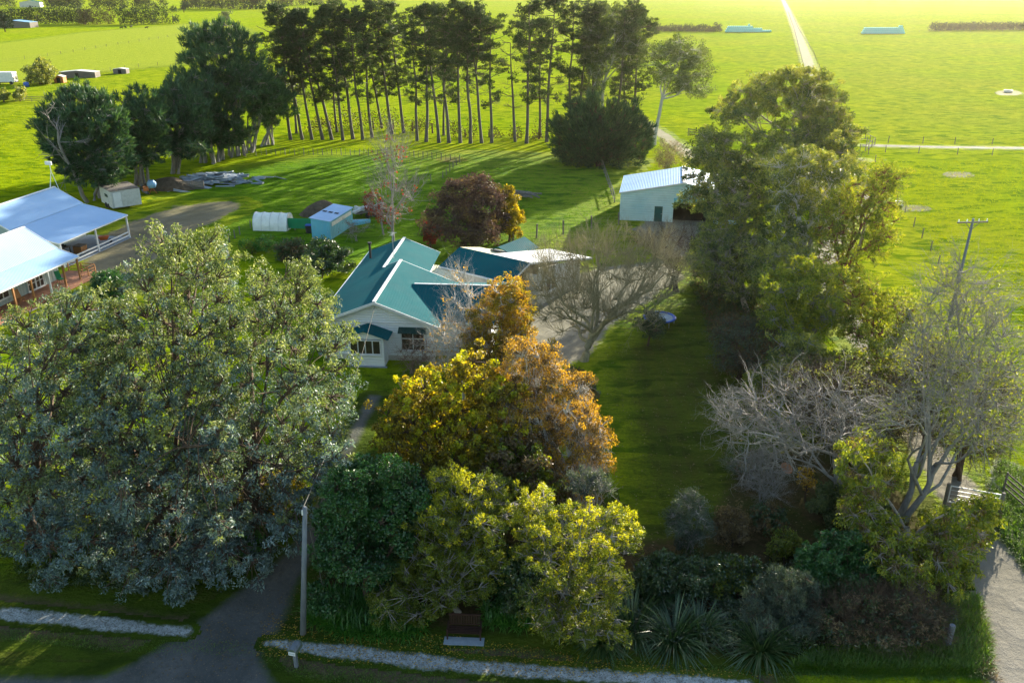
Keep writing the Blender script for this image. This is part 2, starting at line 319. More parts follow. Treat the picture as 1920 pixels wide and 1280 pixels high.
class MB:
    def __init__(s): s.v = []; s.f = []
    def add(s, vs, fs):
        b = len(s.v); s.v += [tuple(v) for v in vs]; s.f += [tuple(i + b for i in f) for f in fs]; return s
    def box(s, c, d, rz=0.0, rx=0.0, ry=0.0):
        m = Matrix.Translation(c) @ Matrix.Rotation(rz, 4, 'Z') @ Matrix.Rotation(ry, 4, 'Y') @ Matrix.Rotation(rx, 4, 'X')
        vs = [m @ Vector((sx * d[0] / 2, sy * d[1] / 2, sz * d[2] / 2)) for sx in (-1, 1) for sy in (-1, 1) for sz in (-1, 1)]
        return s.add(vs, [(0, 1, 3, 2), (4, 6, 7, 5), (0, 4, 5, 1), (2, 3, 7, 6), (0, 2, 6, 4), (1, 5, 7, 3)])
    def bb(s, x0, x1, y0, y1, z0, z1): return s.box(((x0 + x1) / 2, (y0 + y1) / 2, (z0 + z1) / 2), (x1 - x0, y1 - y0, z1 - z0))
    def bar(s, a, b, w_, h_=None):
        a = Vector(a); b = Vector(b); d = b - a; h_ = h_ or w_
        q = d.to_track_quat('Y', 'Z').to_matrix().to_4x4(); m = Matrix.Translation((a + b) / 2) @ q; L = d.length
        vs = [m @ Vector((sx * w_ / 2, sy * L / 2, sz * h_ / 2)) for sx in (-1, 1) for sy in (-1, 1) for sz in (-1, 1)]
        return s.add(vs, [(0, 1, 3, 2), (4, 6, 7, 5), (0, 4, 5, 1), (2, 3, 7, 6), (0, 2, 6, 4), (1, 5, 7, 3)])
    def slab(s, pts, t):
        """roof plane with thickness t straight down"""
        n = len(pts); top = [Vector(p) for p in pts]; bot = [p - Vector((0, 0, t)) for p in top]
        return s.add(top + bot, [tuple(range(n)), tuple(range(2 * n - 1, n - 1, -1))] + [(i, i + n, (i + 1) % n + n, (i + 1) % n) for i in range(n)])
    def prism(s, poly, a, b, axis='y'):
        """poly of (u,z) extruded from a to b along y (or x)"""
        n = len(poly)
        if axis == 'y': vs = [(u, a, z) for u, z in poly] + [(u, b, z) for u, z in poly]
        else: vs = [(a, u, z) for u, z in poly] + [(b, u, z) for u, z in poly]
        return s.add(vs, [tuple(range(n))[::-1], tuple(range(n, 2 * n))] + [(i, (i + 1) % n, (i + 1) % n + n, i + n) for i in range(n)])
    def cyl(s, a, b, r0, r1=None, n=12):
        a = Vector(a); b = Vector(b); r1 = r0 if r1 is None else r1
        q = (b - a).to_track_quat('Z', 'Y').to_matrix(); vs = []
        for p, r in ((a, r0), (b, r1)):
            for i in range(n): vs.append(p + q @ Vector((r * math.cos(2 * math.pi * i / n), r * math.sin(2 * math.pi * i / n), 0)))
        return s.add(vs, [tuple(range(n))[::-1], tuple(range(n, 2 * n))] + [(i, (i + 1) % n, (i + 1) % n + n, i + n) for i in range(n)])
    def lathe(s, c, prof, n=24):
        vs = [(c[0] + r * math.cos(2 * math.pi * i / n), c[1] + r * math.sin(2 * math.pi * i / n), c[2] + z) for r, z in prof for i in range(n)]
        fs = [(k * n + i, k * n + (i + 1) % n, (k + 1) * n + (i + 1) % n, (k + 1) * n + i) for k in range(len(prof) - 1) for i in range(n)]
        return s.add(vs, fs)
    def build(s, name, mat, parent=None, smooth=False):
        me = bpy.data.meshes.new(name); me.from_pydata(s.v, [], s.f)
        for m in (mat if isinstance(mat, (list, tuple)) else [mat]): me.materials.append(m)
        if smooth: me.polygons.foreach_set('use_smooth', [True] * len(me.polygons))
        me.update(); o = bpy.data.objects.new(name, me); COL.objects.link(o)
        if parent: o.parent = parent
        return o
def copy_thing(root, loc, rz=0.0, scale=None, label=None, group=None, name=None):
    r = root.copy(); COL.objects.link(r); r.location = loc; r.rotation_euler = (root.rotation_euler.x, root.rotation_euler.y, rz)
    if scale is not None: r.scale = (scale, scale, scale) if isinstance(scale, (int, float)) else scale
    if label: r['label'] = label
    if group: r['group'] = group
    for ch in list(root.children):
        c = ch.copy(); COL.objects.link(c); c.parent = r
        for g in ch.children:
            d = g.copy(); COL.objects.link(d); d.parent = c
    return r
exec_order = []
# ------------------------------------------------------------ ground sheets
def poly_sdf(P, poly):
    """signed distance (positive inside) of points P (n,2) to a polygon"""
    poly = np.asarray(poly, float); d = np.full(len(P), 1e9); ins = np.zeros(len(P), bool)
    for a, b in zip(poly, np.roll(poly, -1, 0)):
        e = b - a; w_ = P - a; t = np.clip((w_ @ e) / (e @ e + 1e-9), 0, 1)
        d = np.minimum(d, np.linalg.norm(w_ - t[:, None] * e, axis=1))
        c = ((a[1] > P[:, 1]) != (b[1] > P[:, 1])) & (P[:, 0] < (b[0] - a[0]) * (P[:, 1] - a[1]) / (b[1] - a[1] + 1e-12) + a[0])
        ins ^= c
    return np.where(ins, d, -d)
def grid_sheet(name, sdf, bounds, cell, margin, z, mat, label=None, hfun=None):
    x0, x1, y0, y1 = bounds; nx = int((x1 - x0) / cell) + 2; ny = int((y1 - y0) / cell) + 2
    gx, gy = np.meshgrid(x0 + np.arange(nx) * cell, y0 + np.arange(ny) * cell)
    P = np.stack([gx.ravel(), gy.ravel()], 1); s = sdf(P)
    idx = np.arange(nx * ny).reshape(ny, nx)
    q = np.stack([idx[:-1, :-1], idx[:-1, 1:], idx[1:, 1:], idx[1:, :-1]], -1).reshape(-1, 4)
    q = q[(s[q].min(1) > -margin)]
    used = np.unique(q); remap = np.zeros(nx * ny, int); remap[used] = np.arange(len(used))
    zz = np.full(len(used), z) if hfun is None else z + hfun(P[used])
    V = np.column_stack([P[used], zz])
    o = np_mesh(name, V, [remap[q]], mat, attr=s[used]); tag(o, label, kind='structure'); return o
def area(name, pxs, mat, z, cell=0.5, margin=1.5, label=None):
    poly = [tuple(G(*p)[:2]) for p in pxs]; a = np.array(poly); m = margin + cell
    return grid_sheet(name, lambda P: poly_sdf(P, poly), (a[:, 0].min() - m, a[:, 0].max() + m, a[:, 1].min() - m, a[:, 1].max() + m), cell, margin, z, mat, label)
def strip(name, pxs, widths, mat, z, cell=0.4, margin=1.2, label=None):
    pts = np.array([tuple(G(*p)[:2]) for p in pxs]); ws = np.array(widths if isinstance(widths, (list, tuple)) else [widths] * len(pts), float)
    def sdf(P):
        d = np.full(len(P), -1e9)
        for i in range(len(pts) - 1):
            a, b = pts[i], pts[i + 1]; e = b - a; w_ = P - a; t = np.clip((w_ @ e) / (e @ e), 0, 1)
            d = np.maximum(d, (ws[i] + (ws[i + 1] - ws[i]) * t) / 2 - np.linalg.norm(w_ - t[:, None] * e, axis=1))
        return d
    m = ws.max() + margin
    return grid_sheet(name, sdf, (pts[:, 0].min() - m, pts[:, 0].max() + m, pts[:, 1].min() - m, pts[:, 1].max() + m), cell, margin, z, mat, label)
# ground: one sheet out to the horizon, gently uneven
def ground():
    ys = np.concatenate([np.arange(5, 260, 2.0), 260 + np.geomspace(2.0, 5800, 90)])
    xs = np.concatenate([-260 - np.geomspace(2, 4800, 60)[::-1], np.arange(-260, 261, 2.0), 260 + np.geomspace(2, 4800, 60)])
    gx, gy = np.meshgrid(xs, np.concatenate([[-400, -60], ys]))
    nx = len(xs); ny = gx.shape[0]; idx = np.arange(nx * ny).reshape(ny, nx)
    q = np.stack([idx[:-1, :-1], idx[:-1, 1:], idx[1:, 1:], idx[1:, :-1]], -1).reshape(-1, 4)
    np_mesh('ground', np.column_stack([gx.ravel(), gy.ravel(), np.zeros(nx * ny)]), [q], M['pasture'])
    tag(bpy.data.objects['ground'], kind='structure')
ground()
mg = sheet_mat('gravel sheet', 'gravel', PAST, 0.5, 0.9)
mtr = sheet_mat('track sheet', 'track', PAST, 0.6, 0.5)
my = sheet_mat('yard sheet', 'yard', PAST, 0.7, 1.6)
mlt = sheet_mat('litter sheet', 'litter', LAWN, 0.7, 0.7, dict(bstr=0.4))
ml = sheet_mat('limestone sheet', 'lime', LAWN, 0.22, 0.35, dict(bstr=0.4))
ma = sheet_mat('asphalt sheet', 'asphalt', LAWN, 0.5, 0.35, dict(bstr=0.4))
ms = sheet_mat('soil sheet', 'soil', LAWN, 0.8, 0.9, dict(bstr=0.4))
mh = sheet_mat('hay field sheet', 'hay', PAST, 3.0, 2.0)
#L
LUSH = dict(c_dark=(0.018, 0.085, 0.002), c_mid=(0.075, 0.22, 0.003), c_lite=(0.15, 0.29, 0.003))
mpd = sheet_mat('paddock sheet', 'lush', PAST, 4.0, 3.0)
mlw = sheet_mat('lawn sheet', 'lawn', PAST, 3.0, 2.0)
area('hay_field', [(-300, 190), (-300, 120), (150, 62), (420, 40), (470, 60), (470, 90), (330, 122), (130, 140)], mh, 0.05, 3.0, 6.0, 'olive hay field beyond the white truck')
area('paddock', [(380, 440), (300, 360), (440, 315), (600, 290), (860, 285), (1040, 290), (1200, 300), (1170, 330), (1165, 430), (1000, 470), (800, 500), (560, 500)], mpd, 0.004, 1.0, 3, 'lush back paddock below the pines')
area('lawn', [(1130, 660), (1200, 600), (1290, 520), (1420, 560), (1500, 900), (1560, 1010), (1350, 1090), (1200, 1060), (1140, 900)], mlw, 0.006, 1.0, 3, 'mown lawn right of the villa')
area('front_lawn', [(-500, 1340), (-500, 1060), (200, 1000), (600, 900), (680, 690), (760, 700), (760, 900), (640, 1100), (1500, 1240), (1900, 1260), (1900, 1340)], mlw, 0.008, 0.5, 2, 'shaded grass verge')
area('garden_bed', [(560, 1190), (600, 1010), (650, 860), (1100, 880), (1180, 1010), (1320, 990), (1370, 880), (1480, 830), (1600, 840), (1720, 940), (1790, 1120), (1790, 1200), (1500, 1240), (1200, 1235), (1000, 1185), (800, 1185)], ms, 0.02, 0.4, 1.2, 'brown leaf litter under the front trees')
strip('footpath_litter', [(-400, 1120), (0, 1151), (340, 1190)], 3.0, mlt, 0.012, 0.25, 0.8, 'brown litter along the left path')
strip('roadside_litter', [(480, 1203), (700, 1231), (1000, 1262), (1400, 1290)], 3.4, mlt, 0.014, 0.25, 0.8, 'brown litter along the right path')
def asphalt():
    A = [tuple(G(*p)[:2]) for p in [(60, 1300), (200, 1262), (330, 1192), (400, 1140), (470, 1085), (530, 1035), (575, 975), (600, 920), (655, 800), (690, 740), (720, 740), (690, 800), (640, 920), (618, 1000), (585, 1055), (562, 1105), (545, 1150), (522, 1190), (500, 1215), (500, 1245), (520, 1275), (560, 1310)]]
    B = [tuple(G(*p)[:2]) for p in [(-700, 1500), (-700, 1268), (0, 1264), (215, 1262), (560, 1300), (900, 1345), (2200, 1450), (2200, 1600)]]
    grid_sheet('driveway', lambda P: np.maximum(poly_sdf(P, A), poly_sdf(P, B)), (-35, 24, 20, 62), .2, .7, .03, ma, 'shaded asphalt driveway running out to the road')
asphalt()
strip('footpath', [(-400, 1110), (0, 1150), (170, 1167), (350, 1185)], [1.0, 1.0, 1.0, .7], ml, 0.04, 0.15, 0.4, 'pale limestone path left of the driveway')
strip('footpath', [(500, 1205), (640, 1222), (900, 1252), (1150, 1270), (1400, 1286)], [0.5, 1.0, 0.95, 0.9, 0.9], ml, 0.044, 0.15, 0.4, 'pale limestone path right of the driveway')
strip('gravel_road', [(1990, 1400), (1900, 1130), (1835, 980), (1790, 920), (1745, 850), (1690, 760), (1635, 660), (1570, 560), (1545, 470), (1590, 400), (1618, 365), (1590, 330), (1550, 300), (1548, 230), (1528, 160)], [4.4, 4.0, 3.4, 3.0, 2.8, 2.8, 3.0, 3.0, 3.0, 3.6, 5.0, 4.5, 3.8, 3.6, 3.6], mg, 0.012, 0.45, 1.5, 'grey gravel road down the right side')
strip('farm_track', [(1528, 160), (1513, 110), (1495, 60), (1480, 25), (1468, 0)], [3.6, 4.2, 4.6, 5, 5.5], mtr, 0.06, 0.8, 1.5, 'straight grey farm track across far paddocks')
strip('stock_track', [(1625, 273), (1750, 276), (1920, 278), (2300, 284)], 2.2, mg, 0.02, 0.5, 1.2, 'narrow stock track between fences')
strip('shed_track', [(1610, 300), (1480, 300), (1370, 300), (1300, 295), (1235, 248), (1180, 215)], 3.0, mg, 0.016, 0.6, 1.5, 'gravel track behind the implement shed')
area('gravel_yard', [(150, 530), (150, 470), (230, 420), (330, 385), (440, 375), (462, 385), (420, 410), (330, 450), (310, 500), (240, 560)], my, 0.02, 0.5, 2.5, 'brown gravel yard beside the blue roofed house')
area('courtyard', [(985, 640), (985, 560), (1000, 530), (1130, 500), (1290, 480), (1330, 420), (1330, 400), (1230, 405), (1180, 430), (1290, 520), (1210, 570), (1150, 610), (1110, 670), (1060, 690), (1010, 680)], mg, 0.022, 0.5, 1.5, 'gravel turning yard between villa and bare tree')
for i, (px, py, w_, lb) in enumerate([(1890, 175, 3.2, 'bare mud patch round the far trough'), (1713, 391, 2.6, 'grey puddle beside the fence corner'), (1795, 328, 1.2, 'small bare patch in the right paddock'), (845, 300, 4, 'worn brown gateway under the pines')]):
    c = G(px, py)
    area('bare_patch', [(px - 20, py), (px - 12, py - 4), (px + 14, py - 4), (px + 24, py + 1), (px + 10, py + 4), (px - 12, py + 4)], ms, 0.02, 0.4, 1.0, lb)

# ------------------------------------------------------------ vegetation core
def tubes(P, Rr, sides=5):
    """P (n,k,3) polylines, Rr (n,k) radii -> verts, quads"""
    P = np.asarray(P, float); n, k, _ = P.shape
    T = np.gradient(P, axis=1); T /= np.linalg.norm(T, axis=2, keepdims=True) + 1e-9
    ref = np.where(np.abs(T[..., 2:3]) < 0.9, np.array([0, 0, 1.0]), np.array([1.0, 0, 0]))
    A = np.cross(T, ref); A /= np.linalg.norm(A, axis=2, keepdims=True) + 1e-9; B = np.cross(T, A)
    th = np.arange(sides) * 2 * np.pi / sides
    V = P[:, :, None] + Rr[:, :, None, None] * (A[:, :, None] * np.cos(th)[:, None] + B[:, :, None] * np.sin(th)[:, None])
    i = np.arange(n)[:, None, None] * k * sides; j = np.arange(k - 1)[None, :, None] * sides; s = np.arange(sides)[None, None, :]
    s2 = (s + 1) % sides
    f = np.stack([i + j + s, i + j + s2, i + j + sides + s2, i + j + sides + s], -1).reshape(-1, 4)
    return V.reshape(-1, 3), f
def join(parts):
    Vs, Fs, b = [], [], 0
    for V, f in parts:
        if len(V) == 0: continue
        Vs.append(V); Fs.append(f + b); b += len(V)
    return np.concatenate(Vs), np.concatenate(Fs)
def unit(v): return v / (np.linalg.norm(v, axis=-1, keepdims=True) + 1e-9)
def curve(a, b, k, sag, wig, r):
    """k points from a to b, bowed by `sag` upwards and jittered"""
    a = np.asarray(a, float); b = np.asarray(b, float); t = np.linspace(0, 1, k)[:, None]
    p = a + (b - a) * t; L = np.linalg.norm(b - a)
    p = p + np.array([0, 0, 1.0]) * (np.sin(np.pi * t) * sag * L)
    j = r.normal(0, 1, (k + 4, 3)) * wig * L * 2.2
    for _ in range(3): j = (np.roll(j, 1, 0) + 2 * j + np.roll(j, -1, 0)) / 4
    j = j[2:-2] * np.sin(np.pi * t) ** .5
    return p + j
def twigs(S, D, L, rad, r, nch=3, levels=2, k=5, spread=0.7, up=0.15, ratio=0.6, wig=0.12, sides=3, tmin=0.25):
    """recursive twigs from starts S in directions D"""
    out = []; ends = []
    for lv in range(levels):
        n = len(S); t = np.linspace(0, 1, k)
        Lr = L * r.uniform(0.7, 1.25, n)
        seg = np.zeros((n, k, 3)); seg[:, 0] = S; d = D.copy()
        for j in range(1, k):
            d = unit(d + r.normal(0, wig, (n, 3)) + np.array([0, 0, up]) / k)
            seg[:, j] = seg[:, j - 1] + d * (Lr / (k - 1))[:, None]
        Rr = rad * (1 - 0.75 * t)[None, :] * np.ones((n, 1))
        out.append(tubes(seg, Rr, sides if lv == 0 else 3)); ends.append(seg)
        if lv == levels - 1: break
        m = n * nch; src = np.repeat(np.arange(n), nch)
        tt = r.uniform(tmin, 1.0, m) * (k - 1); i0 = np.minimum(tt.astype(int), k - 2); fr = (tt - i0)[:, None]
        S = seg[src, i0] * (1 - fr) + seg[src, i0 + 1] * fr
        dd = unit(seg[src, i0 + 1] - seg[src, i0])
        D = unit(dd + r.normal(0, spread, (m, 3)))
        L = L * ratio; rad = rad * 0.5
    return out, ends[-1]
def leaves(C, n, s, r, size=(0.25, 0.1), droop=0.0, flat=0.0, squash=0.8, axis=None, diam=True):
    """n leaves gaussian round every centre in C (m,3), spread s (m,) ; pointed quads"""
    m = len(C); src = np.repeat(np.arange(m), n)
    off = r.normal(0, 1, (m * n, 3)) * np.array([1, 1, squash]); off = off / (np.linalg.norm(off, axis=1, keepdims=True) + 1e-9) * (r.uniform(0.15, 1, (m * n, 1)) ** 0.5)
    s = np.broadcast_to(np.asarray(s, float), (m,))
    P = C[src] + off * s[src][:, None]
    a = unit(off * 0.6 + r.normal(0, 0.6, P.shape) + np.array([0, 0, -droop]))
    if axis is not None: a = unit(a + axis[src])
    b = r.normal(0, 1, P.shape); b[:, 2] *= (1 - flat); nb = np.cross(a, b); nb = unit(nb)
    nb[:, 2] *= (1 - flat); nb = unit(nb)
    L = size[0] * r.uniform(0.6, 1.4, (len(P), 1)) * 0.5; W = size[1] * r.uniform(0.7, 1.3, (len(P), 1)) * 0.5
    v = np.stack([P - a * L, P + nb * W - a * L * 0.1, P + a * L, P - nb * W - a * L * 0.1], 1).reshape(-1, 3)
    f = np.arange(len(P) * 4).reshape(-1, 4)
    return v, f
def rel(V, base): return V - np.array([base[0], base[1], base[2] if len(base) > 2 else 0.0])
def fill_poly(poly, rpx, r, dens=1.0):
    poly = np.asarray(poly, float); lo = poly.min(0); hi = poly.max(0); pts = []
    Q = r.uniform(lo, hi, (4000, 2)); Q = Q[poly_sdf(Q, poly) > rpx * 0.45]; m2 = (rpx * 0.85 / dens) ** 2
    while len(Q):
        p = Q[0]; pts.append(p); Q = Q[((Q - p) ** 2).sum(1) >= m2]
    return np.array(pts) if pts else np.array([poly.mean(0)])
TREES = {}
def plant(name, label, cat, base, outline, Rm, rpx=40, mat='gum', bark_='bark_gum', nsub=14, nleaf=26, leaf=(0.28, 0.1), seed=1,
          trunk=0.25, droop=0.2, squash=0.75, subr=0.42, dens=1.0, group=None, back=0.7, kind='leafy', twig=None, zmin=0.4, fork=0.35,
          flat=0.0, lean=None, bare=0, leafpart='crown', scatter=1.0, mat2=None, mat2_frac=0.0, grad=None, axisw=0.0, stems=1, depthbias=1.0, parts=None):
    """a tree whose crown fills the outline (photo pixels) with clumps at their own depths round the trunk at `base`"""
    r = np.random.default_rng(seed)
    b = G(*base); yb = b.y
    pts = fill_poly(outline, rpx, r, dens); lo, hi = np.min(np.array(outline, float), 0)[1], np.max(np.array(outline, float), 0)[1]
    C = []; RR = []
    for p in pts:
        fr = (p[1] - lo) / (hi - lo + 1e-6)
        for side in range(2):
            if side == 1 and r.random() > back: continue
            dy = Rm * (0.65 - 1.3 * fr) * depthbias + r.normal(0, 0.18) * Rm + (r.uniform(0.4, 1.1) * Rm if side else 0)
            q = at(p[0], p[1], yb + dy); rad = rpx * depth(q) / F * r.uniform(0.75, 1.2)
            if side: q.x += r.normal(0, 0.3) * rad; q.z -= abs(r.normal(0, 0.5)) * rad
            q.z = max(q.z, zmin + rad * 0.5)
            C.append(q); RR.append(rad)
    C = np.array(C); RR = np.array(RR); base3 = np.array([b.x, b.y, 0.0])
    root = empty(name, b, 0, label, cat, group)
    ztop = C[:, 2].max(); cen = C.mean(0)
    wood = []
    # trunk(s)
    forkp = []
    for s in range(stems):
        zt = ztop * fork * r.uniform(0.8, 1.2); tx = base3 + (np.array([cen[0], cen[1], 0]) - base3) * 0.35
        top = np.array([tx[0], tx[1], zt]) + r.normal(0, 0.25 if stems > 1 else 0.08, 3) * np.array([1, 1, 0]) * (zt * 0.5)
        st = base3 + (r.normal(0, trunk * 1.6, 3) * np.array([1, 1, 0]) if stems > 1 else 0) - np.array([0, 0, 0.1])
        tp = curve(st, top, 7, 0, 0.025, r)
        wood.append(tubes(tp[None], (trunk / math.sqrt(stems) * np.array([1.35, 1.05, .95, .88, .82, .76, .7]))[None], 9)); forkp.append(tp)
    # a few main limbs, then lighter limbs off those to every clump
    nm_ = max(3, min(9, len(C) // 7)); seeds_ = [int(r.integers(len(C)))]
    while len(seeds_) < nm_: seeds_.append(int(np.argmax(np.min(np.linalg.norm(C[:, None] - C[seeds_][None], axis=2), axis=1))))
    own = np.argmin(np.linalg.norm(C[:, None] - C[seeds_][None], axis=2), axis=1)
    mains = []; mr = []
    for q in range(nm_):
        tp = forkp[r.integers(len(forkp))]; tgt = C[own == q].mean(0) * .5 + C[seeds_[q]] * .5; i = r.integers(3, 7)
        if tgt[2] < tp[i][2] * 1.1: i = max(2, i - 2)
        mains.append(curve(tp[i], tgt, 10, r.uniform(-.02, .14), .045, r)); mr.append(trunk / math.sqrt(stems) * r.uniform(.42, .62))
    mains = np.array(mains); wood.append(tubes(mains, np.array(mr)[:, None] * np.linspace(1, .3, 10)[None], 6))
    limbs = []; lr = []
    for c, q in zip(C, own):
        i = int(r.integers(4, 9)); mb_ = mains[q]; i = min(i, int(np.argmin(np.linalg.norm(mb_ - c, axis=1)))) if r.random() < .7 else i; i = max(2, i)
        limbs.append(curve(mb_[i], c, 8, r.uniform(-.02, .10), .05, r)); lr.append(mr[q] * (1 - .07 * i) * r.uniform(.3, .5))
    limbs = np.array(limbs); lr = np.array(lr)
    wood.append(tubes(limbs, lr[:, None] * np.linspace(1, 0.3, 8)[None], 5))
    # sub-clumps
    m = len(C); src = np.repeat(np.arange(m), nsub); o = unit(r.normal(0, 1, (m * nsub, 3))) * (r.uniform(0.1, 1, (m * nsub, 1)) ** 0.45)
    o[:, 2] *= squash
    SC = C[src] + o * RR[src][:, None] * scatter
    SC[:, 2] = np.maximum(SC[:, 2], zmin)
    tw = np.stack([limbs[src, 6] * (1 - t) + SC * t for t in (0, .35, .7, 1)], 1); tw[:, 1:3] += r.normal(0, 0.05, tw[:, 1:3].shape) * RR[src][:, None, None]
    wood.append(tubes(tw, np.array([.022, .017, .012, .006])[None] * (1 + trunk * 2) * np.ones((len(SC), 1)), 3))
    if twig:
        D = unit(SC - limbs[src, 5] + np.array([0, 0, 1e-3])); D = unit(D + np.array([0, 0, twig.get('up', 0.2)]))
        tws, ends = twigs(tw[:, 1], D, twig['L'], twig['r'], r, twig.get('n', 4), twig.get('levels', 2), spread=twig.get('spread', 0.5), up=twig.get('up', 0.2), wig=twig.get('wig', 0.12))
        wood += tws
    V, f = join(wood)
    np_mesh('trunk', rel(V, b), [f], M[bark_], root, smooth=True)
    if nleaf > 0:
        keep = r.random(len(SC)) > bare
        ax_ = None if not axisw else unit(SC[keep] - np.array([cen[0], cen[1], cen[2] * .6])) * axisw
        V, f = leaves(SC[keep], nleaf, RR[src][keep] * subr, r, leaf, droop, flat, 0.8, axis=ax_)
        V[:, 2] = np.maximum(V[:, 2], 0.02)
        mats = [M[mat]]; mi = None
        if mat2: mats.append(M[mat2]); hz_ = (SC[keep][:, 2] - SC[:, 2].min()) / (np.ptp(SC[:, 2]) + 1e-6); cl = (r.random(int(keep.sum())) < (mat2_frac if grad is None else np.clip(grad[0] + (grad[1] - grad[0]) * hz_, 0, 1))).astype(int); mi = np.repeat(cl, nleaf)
        np_mesh(leafpart, rel(V, b), [f], mats, root, midx=mi)
    TREES[name] = root
    return root
# ------------------------------------------------------------ buildings
def window(root, x0, x1, z0, z1, y, nx=2, nz=1, depth_=0.09, trans=None, axis='y', sgn=-1, name='window', mat='white'):
    """frame with bars as the part, the glass pane its sub-part; the wall lies at y (or x) and faces sgn"""
    f = MB(); t = 0.08; d = depth_
    def b(u0, u1, a, c, w0, w1):
        if axis == 'y': f.bb(u0, u1, min(a, c), max(a, c), w0, w1)
        else: f.bb(min(a, c), max(a, c), u0, u1, w0, w1)
    o = y + sgn * d
    b(x0 - t, x1 + t, y, o, z0 - t, z0); b(x0 - t, x1 + t, y, o, z1, z1 + t)
    b(x0 - t, x0, y, o, z0, z1); b(x1, x1 + t, y, o, z0, z1)
    for i in range(1, nx):
        u = x0 + (x1 - x0) * i / nx; b(u - .035, u + .035, y, o, z0, z1)
    for i in range(1, nz):
        z = z0 + (z1 - z0) * (i if nz > 2 else 1.35) / nz; b(x0, x1, y, y + sgn * (d - .02), z - .03, z + .03)
    b(x0 - t - .04, x1 + t + .04, y, y + sgn * (d + .06), z0 - t - .05, z0 - t - .002)
    fr = f.build(name, M[mat], root)
    g = MB()
    if axis == 'y': g.bb(x0 + .002, x1 - .002, min(y + sgn * .012, y + sgn * .03), max(y + sgn * .012, y + sgn * .03), z0 + .002, z1 - .002)
    else: g.bb(min(y + sgn * .012, y + sgn * .03), max(y + sgn * .012, y + sgn * .03), x0 + .002, x1 - .002, z0 + .002, z1 - .002)
    g.build('pane', M['glass'], fr); return fr

